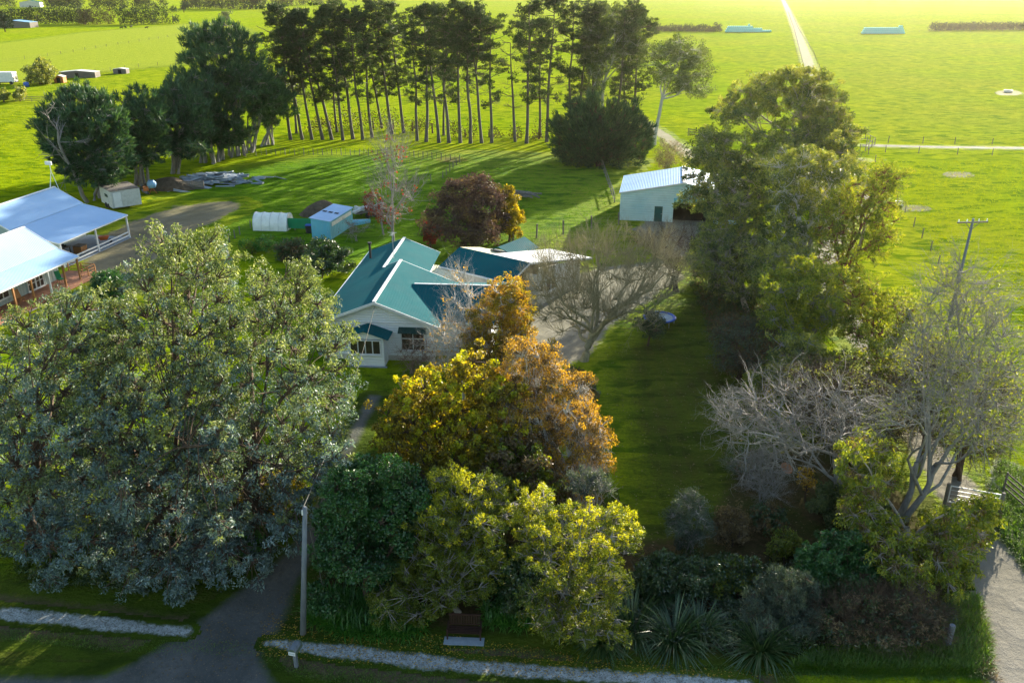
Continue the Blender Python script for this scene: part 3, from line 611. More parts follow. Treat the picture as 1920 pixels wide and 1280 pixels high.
def villa():
    rt = empty('villa', (-10.6, 62.3, 0), -0.075, 'white weatherboard villa with teal gabled roofs behind the autumn trees', 'house')
    w_ = MB()
    # front block (gable faces the road), rear block, right wing, all solid
    w_.prism([(-4.4, 0), (4.4, 0), (4.4, 3.22), (0, 4.94), (-4.4, 3.22)], 0.0, 9.7)
    w_.prism([(-4.38, 0), (1.5, 0), (1.5, 3.2), (-1.45, 4.38), (-4.38, 3.2)], 9.7, 18.6)
    w_.prism([(1.2, 0), (9.9, 0), (9.9, 3.05), (5.6, 4.28), (1.2, 3.05)], 4.41, 8.9, 'x')
    w_.build('wall', M['boards'], rt)
    MB().bb(-4.46, 4.46, -0.06, -.003, 0.0, 0.42).bb(4.42, 8.95, 1.14, 1.197, 0, 0.42).build('plinth', M['cream_wall'], rt)
    r = MB(); t = 0.07
    r.slab([(0, -.55, 5.1), (4.95, -.55, 3.14), (4.95, 10.1, 3.14), (0, 10.1, 5.1)], t)
    r.slab([(0, -.55, 5.1), (0, 10.1, 5.1), (-4.95, 10.1, 3.14), (-4.95, -.55, 3.14)], t)
    r.build('roof', M['teal_roof'], rt)
    r = MB()
    r.slab([(-1.45, 10.103, 4.526), (2.05, 10.103, 3.14), (2.05, 19.1, 3.14), (-1.45, 19.1, 4.526)], t)
    r.slab([(-1.45, 10.103, 4.526), (-1.45, 19.1, 4.526), (-4.95, 19.1, 3.14), (-4.95, 10.103, 3.14)], t)
    r.build('roof', M['teal_roof'], rt)
    r = MB()
    r.slab([(1.8, 5.7, 4.46), (1.8, .75, 3.08), (9.35, .75, 3.08), (9.35, 5.7, 4.46)], t)
    r.slab([(1.8, 5.7, 4.46), (9.35, 5.7, 4.46), (9.35, 10.4, 3.08), (1.8, 10.4, 3.08)], t)
    r.build('roof', M['teal_roof_x'], rt)
    c = MB()                                          # ridge caps and bargeboards
    c.bar((0, -.6, 5.13), (0, 10.15, 5.13), .26, .06); c.bar((-1.45, 9.6, 4.56), (-1.45, 19.15, 4.56), .26, .06); c.bar((2.0, 5.7, 4.49), (9.4, 5.7, 4.49), .2, .05)
    c.build('ridge_cap', M['white'], rt)
    b = MB()
    for s in (-1, 1):
        b.bar((0, -.59, 5.0), (s * 5.0, -.59, 3.02), .05, .2); b.bar((-1.45, 19.14, 4.43), (-1.45 + s * 3.5, 19.14, 3.03), .05, .18)
        b.bar((s * .03 if s > 0 else -.03, 10.14, 5.03), (4.95 if s > 0 else -1.45, 10.14, 3.05 if s > 0 else 4.47), .05, .14)
    b.bar((5.0, -.55, 3.03), (5.0, 0.7, 3.03), .1, .12); b.bar((-4.99, -.55, 3.03), (-4.99, 19.1, 3.1), .1, .12)
    b.bar((5.0, .70, 2.99), (9.4, .70, 2.99), .1, .12)
    b.build('bargeboard', M['white'], rt)
    MB().bb(-4.41, 4.41, -.05, -.004, 3.12, 3.24).build('belt_course', M['white'], rt)
    window(rt, 1.9, 3.7, 0.95, 2.35, 0, 2, 2); window(rt, -4.0, -2.75, 0.95, 2.35, 0, 2, 2)
    for x0, x1 in ((1.7, 3.9), (-4.2, -2.62)):
        h = MB(); h.slab([(x0, 0, 2.85), (x0, -.55, 2.55), (x1, -.55, 2.55), (x1, 0, 2.85)], .05)
        for x in (x0 + .03, x1 - .03): h.bar((x, -.02, 2.3), (x, -.5, 2.52), .05)
        h.build('window_hood', M['teal_trim'], rt)
    window(rt, 6.6, 8.3, 0.95, 2.4, 1.2, 3, 2)
    for y in (3.0, 6.8, 12.5, 16.0): window(rt, y, y + 1.3, 1.0, 2.3, -4.4, 2, 2, axis='x', sgn=-1)
    # sunroom porch
    p = MB(); p.bb(-2.15, .75, -1.45, -.01, 0, 1.05); p.bb(-2.15, -1.95, -1.45, -.01, 1.05, 2.35); p.bb(.55, .75, -1.45, -.01, 1.05, 2.35)
    p.prism([(-2.15, 2.35), (.75, 2.35), (.75, 2.5), (-.7, 2.98), (-2.15, 2.5)], -1.45, -.01)
    po = p.build('sunroom', M['boards'], rt)
    r = MB(); r.slab([(-.7, -1.75, 3.12), (1.2, -1.75, 2.45), (1.2, -.0, 2.45), (-.7, -.0, 3.12)], .06)
    r.slab([(-.7, -1.75, 3.12), (-.7, 0, 3.12), (-2.6, 0, 2.45), (-2.6, -1.75, 2.45)], .06); r.build('sunroom_roof', M['teal_roof'], rt)
    window(rt, -1.85, .45, 1.12, 2.2, -1.4, 4, 1, 0.11, name='sunroom_window')
    MB().bb(-2.25, .95, -1.62, -1.455, 0, .1).build('step', M['slab'], rt)
    # flue, aerial, pergola
    MB().cyl((-4.0, 15.2, 3.6), (-4.0, 15.2, 5.0), .11).cyl((-4.0, 15.2, 5.0), (-4.0, 15.2, 5.15), .19).build('flue', M['black'], rt)
    a = MB().cyl((-1.1, 12.2, 4.6), (-1.1, 12.2, 7.1), .03, n=6); a.bar((-1.5, 12.2, 7.0), (-.7, 12.2, 7.0), .03); a.bar((-1.1, 11.7, 6.85), (-1.1, 12.7, 6.85), .03)
    for k in range(5): a.bar((-1.3, 11.75 + k * .22, 6.85), (-.9, 11.75 + k * .22, 6.85), .02)
    a.build('aerial', M['metal'], rt)
    pg = MB(); pg.slab([(2.0, 11.5, 2.75), (4.7, 11.2, 2.6), (4.9, 15.8, 2.6), (2.0, 16.2, 2.75)], .04)
    pgo = pg.build('pergola_roof', M['cream_roof'], rt)
    q = MB()
    for y in (11.4, 13.6, 15.7): q.bar((2.0, y, 2.66), (4.8, y, 2.5), .08, .12); q.bar((4.7, y, 0), (4.7, y, 2.5), .1)
    q.bar((4.7, 11.3, 2.56), (4.7, 15.8, 2.56), .07); q.build('pergola_frame', M['white'], rt)
    for x, y in ((4.47, -.06), (-4.47, -.06)): MB().cyl((x, y, 0), (x, y, 3.1), .045, n=6).build('downpipe', M['white'], rt)
    return rt
villa()

def garage():
    rt = empty('garage', (-1.72, 77.6, 0), R_(-36.4), 'white garage with teal front roof slope and white lean-to roof beside the villa', 'garage')
    w_ = MB()
    w_.bb(-3.9, 3.9, -2.65, -2.5, 0, 2.85); w_.prism([(-2.65, 0), (5.2, 0), (5.2, 2.6), (0, 3.85), (-2.65, 2.85)], -3.95, -3.85, 'x')
    w_.bb(-3.8, 4.0, 5.1, 5.2, 0, 2.6)
    w_.bb(3.9, 5.3, -.2, -.1, 0, 3.0); w_.prism([(-.1, 0), (7.0, 0), (7.0, 2.75), (-.1, 3.7)], 5.2, 5.3, 'x'); w_.bb(3.9, 4.0, -2.65, -2.3, 0, 2.8)
    w_.build('wall', M['cream_wall'], rt)
    MB().bb(3.6, 3.7, -2.3, -.2, 0, 3.0).bb(-3.8, 3.9, -2.4, -2.3, 0.02, 2.6).build('inner_shade', M['dark'], rt)  # near-black panels paint the shade inside the garage opening
    t = .07
    MB().slab([(-4.2, 0, 4.0), (-4.2, -3.1, 2.88), (4.2, -3.1, 2.88), (4.2, 0, 4.0)], t).build('front_roof', M['teal_roof_x'], rt)
    MB().slab([(-.3, 0.003, 4.0), (4.2, .003, 4.0), (6.2, 7.6, 2.95), (1.3, 7.6, 2.95)], t).build('lean_to_roof', M['white_roof'], rt)
    MB().slab([(-4.2, .003, 3.99), (-.3, .003, 3.99), (-.3, 3.2, 3.2), (-4.2, 3.2, 3.2)], t).build('cream_roof', M['cream_roof'], rt)
    r = MB(); r.slab([(-2.6, 2.6, 3.3), (-1.0, 1.9, 4.1), (-1.0, 6.4, 4.1), (-2.6, 6.4, 3.3)], t); r.slab([(-1.0, 1.9, 4.1), (0.8, 2.6, 3.3), (.8, 6.4, 3.3), (-1.0, 6.4, 4.1)], t)
    r.build('rear_roof', M['teal_roof'], rt)
    MB().bar((-4.25, -3.15, 2.8), (4.25, -3.15, 2.8), .1, .12).bar((4.23, -3.1, 2.8), (4.23, 0, 3.92), .05, .16).bar((4.25, 0, 3.9), (6.25, 7.6, 2.85), .06, .16).build('fascia', M['white'], rt)
    window(rt, 1.0, 2.6, 1.1, 2.2, 5.3, 2, 1, axis='x', sgn=1)
    window(rt, -2.9, -2.2, 0.9, 2.4, -2.65, 1, 2)
garage()

def implement_shed():
    rt = empty('implement_shed', (13.55, 105.2, 0), R_(-10), 'pale blue grey implement shed with green door and roller doorway below the gum trees', 'shed')
    L = 9.6
    w_ = MB()
    # front wall in pieces round the openings
    def gz(x): return 3.55 + (5.0 - 3.55) * (1 - abs(x - 7.7) / 7.7)
    w_.add([(0, 0, 0), (4.3, 0, 0), (4.3, 0, gz(4.3)), (0, 0, gz(0))], [(0, 1, 2, 3)])
    w_.add([(4.3, 0, 1.95), (5.3, 0, 1.95), (5.3, 0, gz(5.3)), (4.3, 0, gz(4.3))], [(0, 1, 2, 3)])
    w_.add([(5.3, 0, 0), (6.6, 0, 0), (6.6, 0, gz(6.6)), (5.3, 0, gz(5.3))], [(0, 1, 2, 3)])
    w_.add([(6.6, 0, 3.1), (11.6, 0, 3.1), (11.6, 0, gz(11.6)), (7.7, 0, 5.0), (6.6, 0, gz(6.6))], [(0, 1, 2, 3, 4)])
    w_.add([(11.6, 0, 0), (15.4, 0, 0), (15.4, 0, gz(15.4)), (11.6, 0, gz(11.6))], [(0, 1, 2, 3)])
    w_.bb(-.0, .06, .003, L, 0, 3.5); w_.bb(15.34, 15.4, .003, L, 0, 3.5)
    w_.add([(0, L, 0), (15.4, L, 0), (15.4, L, 3.55), (7.7, L, 5.0), (0, L, 3.55)], [(4, 3, 2, 1, 0)])
    w_.build('wall', M['shed_wall'], rt)
    MB().bb(6.3, 15.3, 1.2, L - .1, .01, .03).bb(6.2, 6.3, .1, L - .1, 0, 3.2).build('inner_shade', M['dark'], rt)  # black floor and partition stand in for the shade behind the doorway
    MB().slab([(-.15, -.2, 3.56), (7.7, -.2, 5.07), (7.7, L + .2, 5.07), (-.15, L + .2, 3.56)], .05).slab([(7.7, -.2, 5.07), (15.55, -.2, 3.56), (15.55, L + .2, 3.56), (7.7, L + .2, 5.07)], .05).build('roof', M['shed_roof'], rt)
    MB().bar((7.7, -.25, 5.09), (7.7, L + .25, 5.09), .45, .06).build('ridge_cap', M['white'], rt)
    MB().bar((-.18, -.22, 3.5), (7.7, -.22, 5.0), .05, .12).bar((7.7, -.22, 5.0), (15.55, -.22, 3.5), .05, .12).build('fascia', M['white'], rt)
    d = MB().bb(4.33, 5.27, .01, .05, 0.02, 1.93).build('door', M['green_door'], rt); MB().bb(5.13, 5.2, -.03, .008, .95, 1.05).build('handle', M['metal'], d)
    MB().bb(6.6, 11.6, -.05, .02, 2.6, 3.1).build('roller_door', M['blue_wall'], rt)
    MB().cyl((7.7, -.02, 4.45), (7.7, -.08, 4.45), .1).build('vent', M['metal'], rt)
implement_shed()

def left_house():
    rz = R_(-11)
    rt = empty('farmhouse', (-45.95, 91.5, 0), rz, 'pale blue roofed farmhouse with carport and timber deck at the left edge', 'house')
    # carport wing (far), house wing (near); x = 0 is the carport eave, house eave from the same frame
    def wing(ye0, ye1, xe, ze, xb, zb, xr, zr, tag_):
        t = .06
        MB().slab([(xr, ye0, zr), (xb, ye0, zb), (xb, ye1, zb), (xr, ye1, zr)], t).slab([(xr, ye0, zr), (xr, ye1, zr), (2 * xr - xb, ye1, zb), (2 * xr - xb, ye0, zb)], t).build('main_roof', M['blue_roof'], rt)
        MB().slab([(xb + .0, ye0, zb - .08), (xe, ye0, ze), (xe, ye1, ze), (xb + .0, ye1, zb - .08)], t).build(tag_, M['blue_roof'], rt)
        MB().bar((xr, ye0 - .05, zr + .03), (xr, ye1 + .05, zr + .03), .3, .06).bar((xr, ye1 + .03, zr - .05), (xb, ye1 + .03, zb - .05), .05, .14).bar((xb, ye1 + .03, zb - .12), (xe, ye1 + .03, ze - .05), .05, .14).bar((xe + .03, ye0, ze - .06), (xe + .03, ye1, ze - .06), .1, .12).bar((xr, ye0 - .03, zr - .05), (xb, ye0 - .03, zb - .05), .05, .14).bar((xb, ye0 - .03, zb - .12), (xe, ye0 - .03, ze - .05), .05, .14).build('roof_trim', M['white'], rt)
    wing(-6.0, 5.9, 0, 2.7, -5.6, 3.85, -8.9, 5.6, 'carport_roof')
    wing(-26.0, -9.9, 5.2, 2.85, 3.0, 3.55, -.3, 5.5, 'verandah_roof')
    w_ = MB()
    w_.bb(-12.2, -5.7, -5.7, 5.6, 0, 3.7); w_.prism([(-12.2, 3.7), (-5.7, 3.7), (-8.9, 5.4)], -5.7, 5.6)
    w_.prism([(-5.7, 0), (-.35, 0), (-.35, 2.6), (-5.7, 3.6)], -5.7, -5.55)
    w_.bb(-3.5, 2.8, -25.8, -10.2, 0.3, 3.4); w_.prism([(-3.5, 3.4), (2.8, 3.4), (-.3, 5.3)], -25.8, -10.2)
    w_.build('wall', M['sage_wall'], rt)
    for y in (-5.8, 0.0, 5.7): MB().bb(-.15, 0.0, y - .08, y + .08, 0, 2.62).build('carport_post', M['white'], rt)
    p = MB()
    for z in (.35, .75): p.bb(-.1, -.05, -5.6, -.1, z - .1, z + .05); p.bb(-.1, -.05, .1, 5.6, z - .1, z + .05)
    p.build('carport_rail', M['white'], rt)
    MB().bb(-5.6, .1, -5.6, 5.8, .005, .06).build('carport_slab', M['slab'], rt)
    MB().bb(2.81, 5.3, -25.9, -10.0, .1, .5).bb(2.0, 5.3, -10.0, -7.8, .1, .5).build('deck', M['deck'], rt)
    for k, y in enumerate((-10.1, -12.2, -14.3, -16.6, -18.9, -21.2, -23.5)):
        MB().bb(4.95, 5.1, y - .075, y + .075, .5, 2.83).build('verandah_post', M['white' if k == 2 else 'wood'], rt)
    r = MB()
    for y in (-7.9, -9.0): r.bb(5.1, 5.2, y - .05, y + .05, .5, 1.4)
    for x in (2.1, 3.6): r.bb(x - .05, x + .05, -7.95, -7.85, .5, 1.4)
    for z in (.8, 1.1, 1.4): r.bb(5.13, 5.17, -10.0, -7.9, z - .03, z + .03); r.bb(2.1, 5.13, -7.92, -7.88, z - .03, z + .03)
    r.build('deck_railing', M['wood'], rt)
    for y0 in (-14.6, -13.5): window(rt, y0, y0 + .95, .65, 2.5, 2.8, 2, 3, axis='x', sgn=1, name='french_door')
    for y0 in (-18.5, -20.3, -23.2): window(rt, y0, y0 + 1.4, 1.1, 2.4, 2.8, 2, 1, axis='x', sgn=1)
    MB().cyl((-6.3, -6.9, 3.2), (-6.3, -6.9, 7.2), .035, n=6).bar((-6.6, -6.9, 7.1), (-5.9, -6.9, 7.1), .03).build('aerial', M['metal'], rt)
    m = MB().bar((-8.9, 5.2, 5.5), (-8.5, 5.4, 7.6), .05).bar((-9.3, 5.6, 5.4), (-8.5, 5.4, 7.6), .05).bar((-8.3, 5.9, 5.2), (-8.5, 5.4, 7.6), .05); m.cyl((-8.5, 5.4, 7.6), (-8.5, 5.4, 8.6), .04, n=6); m.bb(-9.0, -8.2, 5.3, 5.45, 8.3, 8.7)
    m.build('roof_mast', M['white'], rt)
    mw = rt.matrix_world
    mat = Matrix.Translation((-45.95, 91.5, 0)) @ Matrix.Rotation(rz, 4, 'Z')
    def lp(x, y, z): return mat @ Vector((x, y, z))
    # things under the roofs
    wb = empty('wheelbarrow', lp(-1.6, 3.2, .06), rz + .5, 'orange wheelbarrow parked under the far carport', 'wheelbarrow')
    MB().prism([(-.55, .75), (.6, .75), (.35, .38), (-.35, .38)], -.35, .35).build('tray', M['orange'], wb)
    MB().cyl((.65, -.05, .2), (.65, .05, .2), .2, n=16).build('wheel', M['black'], wb)
    MB().bar((.65, .12, .2), (-1.0, .3, .62), .04).bar((.65, -.12, .2), (-1.0, -.3, .62), .04).bar((-.3, .2, .4), (-.4, .25, 0), .04).bar((-.3, -.2, .4), (-.4, -.25, 0), .04).build('frame', M['metal'], wb)
    cr = empty('crate', lp(-1.7, -.9, .06), rz, 'brown timber crate under the carport near the middle post', 'crate')
    MB().bb(-.5, .5, -.5, .5, .1, .85).build('box', M['wood'], cr); MB().bb(-.55, .55, -.55, .55, .0, .098).bb(-.55, .55, -.55, .55, .852, .9).build('frame', M['grey_wood'], cr)
    tb = empty('workbench', lp(-3.0, -3.0, .06), rz, 'cluttered grey workbench beside the board and batten wall', 'bench')
    MB().bb(-.6, .6, -1.6, 1.6, .85, .92).build('top', M['grey_wood'], tb)
    for sx in (-.5, .5):
        for sy in (-1.5, 1.5): MB().bb(sx - .04, sx + .04, sy - .04, sy + .04, 0, .849).build('leg', M['grey_wood'], tb)
    rr = random.Random(3); c = MB()
    for k in range(14): x, y, s = rr.uniform(-.45, .45), rr.uniform(-1.4, 1.4), rr.uniform(.1, .3); c.box((x, y, .923 + s / 2), (s, s * 1.3, s), 0)
    c.build('clutter', M['dark'], tb)
    def deck_chair(x, y, a, mt, lab):
        ch = empty('deck_chair', lp(x, y, .5), rz + a, lab, 'chair', 'chairs on the farmhouse deck')
        MB().box((0, 0, .42), (.5, .5, .05)).build('seat', M[mt], ch); MB().box((0, .32, .8), (.5, .05, .8), rx=-.35).build('backrest', M[mt], ch)
        for sx in (-.22, .22):
            for sy in (-.2, .2): MB().bb(sx - .025, sx + .025, sy - .025, sy + .025, 0, .395).build('leg', M['wood'], ch)
    deck_chair(3.9, -11.5, 1.2, 'green_net', 'green deck chair beside the white french doors')
    deck_chair(3.9, -17.0, 1.4, 'wood', 'brown deck chair by the second timber post of the deck')
left_house()

def garden_shed():
    rt = empty('garden_shed', (-21.1, 96.2, 0), R_(-13), 'small sky blue garden shed with flat pale roof beside the white polytunnel', 'shed')
    MB().prism([(-2.35, 0), (0, 0), (0, 2.2), (-2.35, 2.45)], 0, 6.6).build('wall', M['blue_wall'], rt)
    MB().slab([(-2.5, -.15, 2.55), (.15, -.15, 2.25), (.15, 6.8, 2.25), (-2.5, 6.8, 2.55)], .05).build('roof', M['blue_roof'], rt)
    s = MB()
    for k in range(3): s.box((-2.0 + k * .75, 3.2, 2.5 - k * .085 + .03), (.5, .45, .02), ry=.112)
    s.build('skylight', M['dark'], rt)
    MB().bb(0.005, .05, .5, 6.2, 1.5, 1.95).build('clear_strip', M['plastic'], rt)
    d = MB().bb(-.9, -.2, -.03, -.004, .05, 1.9).build('door', M['blue_wall'], rt); MB().bb(-.32, -.28, -.06, -.032, .9, 1.0).build('handle', M['metal'], d)
garden_shed()
def polytunnel():
    rt = empty('polytunnel', (-31.3, 100.2, 0), R_(-5), 'white polythene tunnel greenhouse on the lawn', 'greenhouse')
    n = 14; L = 4.2; W = 1.35; rr = random.Random(5); mb = MB(); rings = 9
    for k in range(rings):
        for i in range(n + 1):
            a = math.pi * i / n; s = 1 - .035 * (k % 2) + rr.uniform(-.01, .01)
            mb.v.append((L * k / (rings - 1), -W * math.cos(a) * s + W, 1.95 * math.sin(a) ** .8 * s))
    for k in range(rings - 1):
        for i in range(n): b = k * (n + 1) + i; mb.f.append((b, b + 1, b + n + 2, b + n + 1))
    mb.f.append(tuple(range(n + 1))); mb.f.append(tuple(range((rings - 1) * (n + 1), rings * (n + 1)))[::-1])
    mb.build('cover', M['plastic'], rt, smooth=False)
    h = MB()
    for k in range(0, rings, 2):
        x = L * k / (rings - 1)
        pts = [(x, -W * 1.02 * math.cos(math.pi * i / 10) + W, 1.99 * math.sin(math.pi * i / 10) ** .8) for i in range(11)]
        for a, b in zip(pts, pts[1:]): h.bar(a, b, .035)
    h.build('hoop', M['metal'], rt)
    MB().bb(L + .01, L + .04, W - .35, W + .35, 0, 1.6).build('door', M['white_dirty'], rt)
polytunnel()
def box_trailer():
    p0 = G(213, 396)
    rt = empty('box_trailer', p0, R_(40), 'white box trailer body with side door parked behind the pale blue roof', 'trailer')
    MB().bb(0, 3.7, 0, 4.9, .35, 2.55).build('body', M['white_dirty'], rt)
    MB().bb(-.05, 3.75, -.05, 4.95, 2.553, 2.6).build('roof', M['grey_wood'], rt)
    d = MB().bb(.25, 1.25, -.03, -.003, .45, 2.35).build('door', M['white'], rt); MB().bb(1.1, 1.16, -.07, -.032, 1.2, 1.35).build('handle', M['metal'], d)
    MB().bb(.2, .245, -.035, -.003, .4, 2.4).bb(1.255, 1.3, -.035, -.003, .4, 2.4).bb(.2, 1.3, -.035, -.003, 2.38, 2.43).build('door_frame', M['metal'], rt)
    MB().bb(-.02, -.003, 1.5, 2.8, 1.5, 1.9).build('sign_panel', M['teal_trim'], rt)
    for y in (1.8, 2.8):
        for x in (-.02, 3.72): MB().cyl((x - .09, y, .34), (x + .09, y, .34), .33, n=16).build('wheel', M['black'], rt)
    MB().bar((1.85, 4.95, .45), (1.85, 6.2, .45), .1).bar((1.85, 6.1, .45), (1.85, 6.1, 0), .06).build('drawbar', M['metal'], rt)
box_trailer()

# ------------------------------------------------------------ street things
def power_pole(name, base, h, lean, label, arm=True):
    b = G(*base); rt = empty(name, b, lean[2], label, 'power pole')
    top = Vector((lean[0], lean[1], h))
    MB().cyl((0, 0, -.3), top, .15, .10, 10).build('shaft', M['pole'], rt, smooth=True)
    if arm:
        c = MB(); c.bar(top + Vector((-1.3, 0, -.3)), top + Vector((1.3, 0, -.3)), .1, .12); c.bar(top + Vector((-.6, 0, -.34)), top + Vector((0, 0, -.95)), .04); c.bar(top + Vector((.6, 0, -.34)), top + Vector((0, 0, -.95)), .04)
        c.build('crossarm', M['grey_wood'], rt)
        for x in (-1.2, -.5, .5, 1.2): MB().cyl(top + Vector((x, 0, -.23)), top + Vector((x, 0, -.05)), .05, .03, 8).build('insulator', M['white'], rt)
    else:
        MB().cyl(top + Vector((-.12, -.05, -.35)), top + Vector((-.12, -.05, -.1)), .05, .03, 8).build('insulator', M['white'], rt)
        MB().bar(top + Vector((.1, 0, -1.2)), Vector((.9, 1.6, 0)), .025).build('stay_wire', M['wire'], rt)
    return b + top
ptop = power_pole('power_pole', (567, 1188), 6.9, (0.75, .1, 0), 'bare grey power pole leaning beside the driveway entrance', arm=False)
power_pole('power_pole', (1772, 632), 10.3, (.25, 0, .1), 'tall power pole with crossarm at the edge of the right paddock')
def cable(name, a, b, sag, rad, label):
    r = np.random.default_rng(1); k = 24; t = np.linspace(0, 1, k)[:, None]; a = np.array(a); b = np.array(b)
    p = a + (b - a) * t; p[:, 2] -= np.sin(np.pi * t[:, 0]) * sag
    V, f = tubes(p[None], np.full((1, k), rad), 5); o = np_mesh(name, V, [f], M['wire'], smooth=True); tag(o, label, 'cable'); return o
vp = Matrix.Translation((-10.6, 62.3, 0)) @ Matrix.Rotation(-.075, 4, 'Z')
cable('service_cable', tuple(ptop - Vector((.12, 0, .1))), tuple(vp @ Vector((.05, -.62, 4.75))), .9, .022, 'thin service cable sagging from the leaning pole to the villa gable')

bp = G(870, 1187, .42)
bn = empty('park_bench', (bp.x, bp.y + .25, 0), R_(-3), 'dark slatted bench on the verge under yellow green trees', 'bench')
s = MB()
for k in range(5): s.box((0, -.22 + k * .105, .43), (1.5, .085, .035))
s.build('seat', M['bench'], bn)
s = MB()
for k in range(19): s.box((-.69 + k * .0767, .34, .72), (.035, .03, .5), rx=-.15)
s.bar((-.75, .38, .98), (.75, .38, .98), .06, .07); s.bar((-.75, .3, .5), (.75, .3, .5), .05, .05); s.build('backrest', M['bench'], bn)
for x in (-.76, .76):
    for y in (-.25, .3): MB().bb(x - .03, x + .03, y - .03, y + .03, 0, .41 if y < 0 else .47).build('leg', M['bench'], bn)
    MB().bb(x - .035, x + .035, -.3, .32, .62, .66).bb(x - .03, x + .03, -.28, -.22, .412, .618).build('armrest', M['bench'], bn)
fs = MB().box((bp.x, bp.y - .08, .035), (1.85, .5, .05), R_(-3)).build('paving_slab', M['slab']); tag(fs, 'pale blue grey slab on the ground in front of the bench', 'slab')

mp = G(556, 1250)
mbx = empty('mailbox', (mp.x, mp.y, 0), R_(-14), 'olive green mailbox with white number plate on a post', 'mailbox')
MB().bb(-.075, .075, -.06, .06, -.1, .86).build('post', M['pole'], mbx)
M['olive'] = plain('olive paint', (0.10, 0.14, 0.10), 0.5)
MB().prism([(-.17, .862), (.17, .862), (.17, 1.08), (.1, 1.18), (-.1, 1.18), (-.17, 1.08)], -.22, .42).build('box', M['olive'], mbx, smooth=False)
MB().prism([(-.19, 1.085), (-.105, 1.2), (.105, 1.2), (.19, 1.085), (.19, 1.1), (.11, 1.215), (-.11, 1.215), (-.19, 1.1)], -.25, .3).build('lid', M['pole'], mbx)
pl = MB().bb(-.16, .16, -.245, -.223, .87, 1.05).build('number_plate', M['white'], mbx)
M['faint'] = plain('faint blue grey', (0.3, 0.36, 0.42), 0.6)
g_ = MB()
for x in (-.1, -.035, .03, .095): g_.bb(x - .02, x + .02, -.249, -.2452, .92, 1.0)
g_.build('faded_marks', M['faint'], pl)

# trampoline, troughs, sundries
tp = G(1236, 606)
tr = empty('trampoline', tp, 0, 'round trampoline with blue and pink edge pad on the shaded lawn', 'trampoline')
def torus(c, R0, r0, n=40, m=8):
    mb = MB()
    for i in range(n):
        for j in range(m):
            a = 2 * math.pi * i / n; b = 2 * math.pi * j / m
            mb.v.append((c[0] + (R0 + r0 * math.cos(b)) * math.cos(a), c[1] + (R0 + r0 * math.cos(b)) * math.sin(a), c[2] + r0 * .4 * math.sin(b)))
    for i in range(n):
        for j in range(m): mb.f.append((i * m + j, ((i + 1) % n) * m + j, ((i + 1) % n) * m + (j + 1) % m, i * m + (j + 1) % m))
    return mb
torus((0, 0, .6), 1.3, .15).build('edge_pad', M['blue'], tr, smooth=True)
MB().cyl((0, 0, .57), (0, 0, .585), 1.18, n=36).build('mat', M['faint'], tr)
for k in range(6): a = k * math.pi / 3; MB().cyl((1.3 * math.cos(a), 1.3 * math.sin(a), 0), (1.3 * math.cos(a), 1.3 * math.sin(a), .55), .03, n=6).build('leg', M['metal'], tr)
for (px, py, lb) in ((1890, 173, 'white round water trough on bare mud in the far right paddock'), (1686, 385, 'small white water trough beside the grey puddle')):
    p = G(px, py); t0 = empty('water_trough', p, 0, lb, 'trough')
    R0 = 1.1 if px > 1800 else .55
    MB().lathe((0, 0, 0), [(R0 * .9, 0), (R0, .55), (R0 * .93, .55), (R0 * .85, .12), (.01, .12)]).build('tub', M['white'], t0, smooth=False)
    MB().cyl((0, 0, .4), (0, 0, .42), R0 * .9, n=24).build('water_surface', M['glass'], t0)

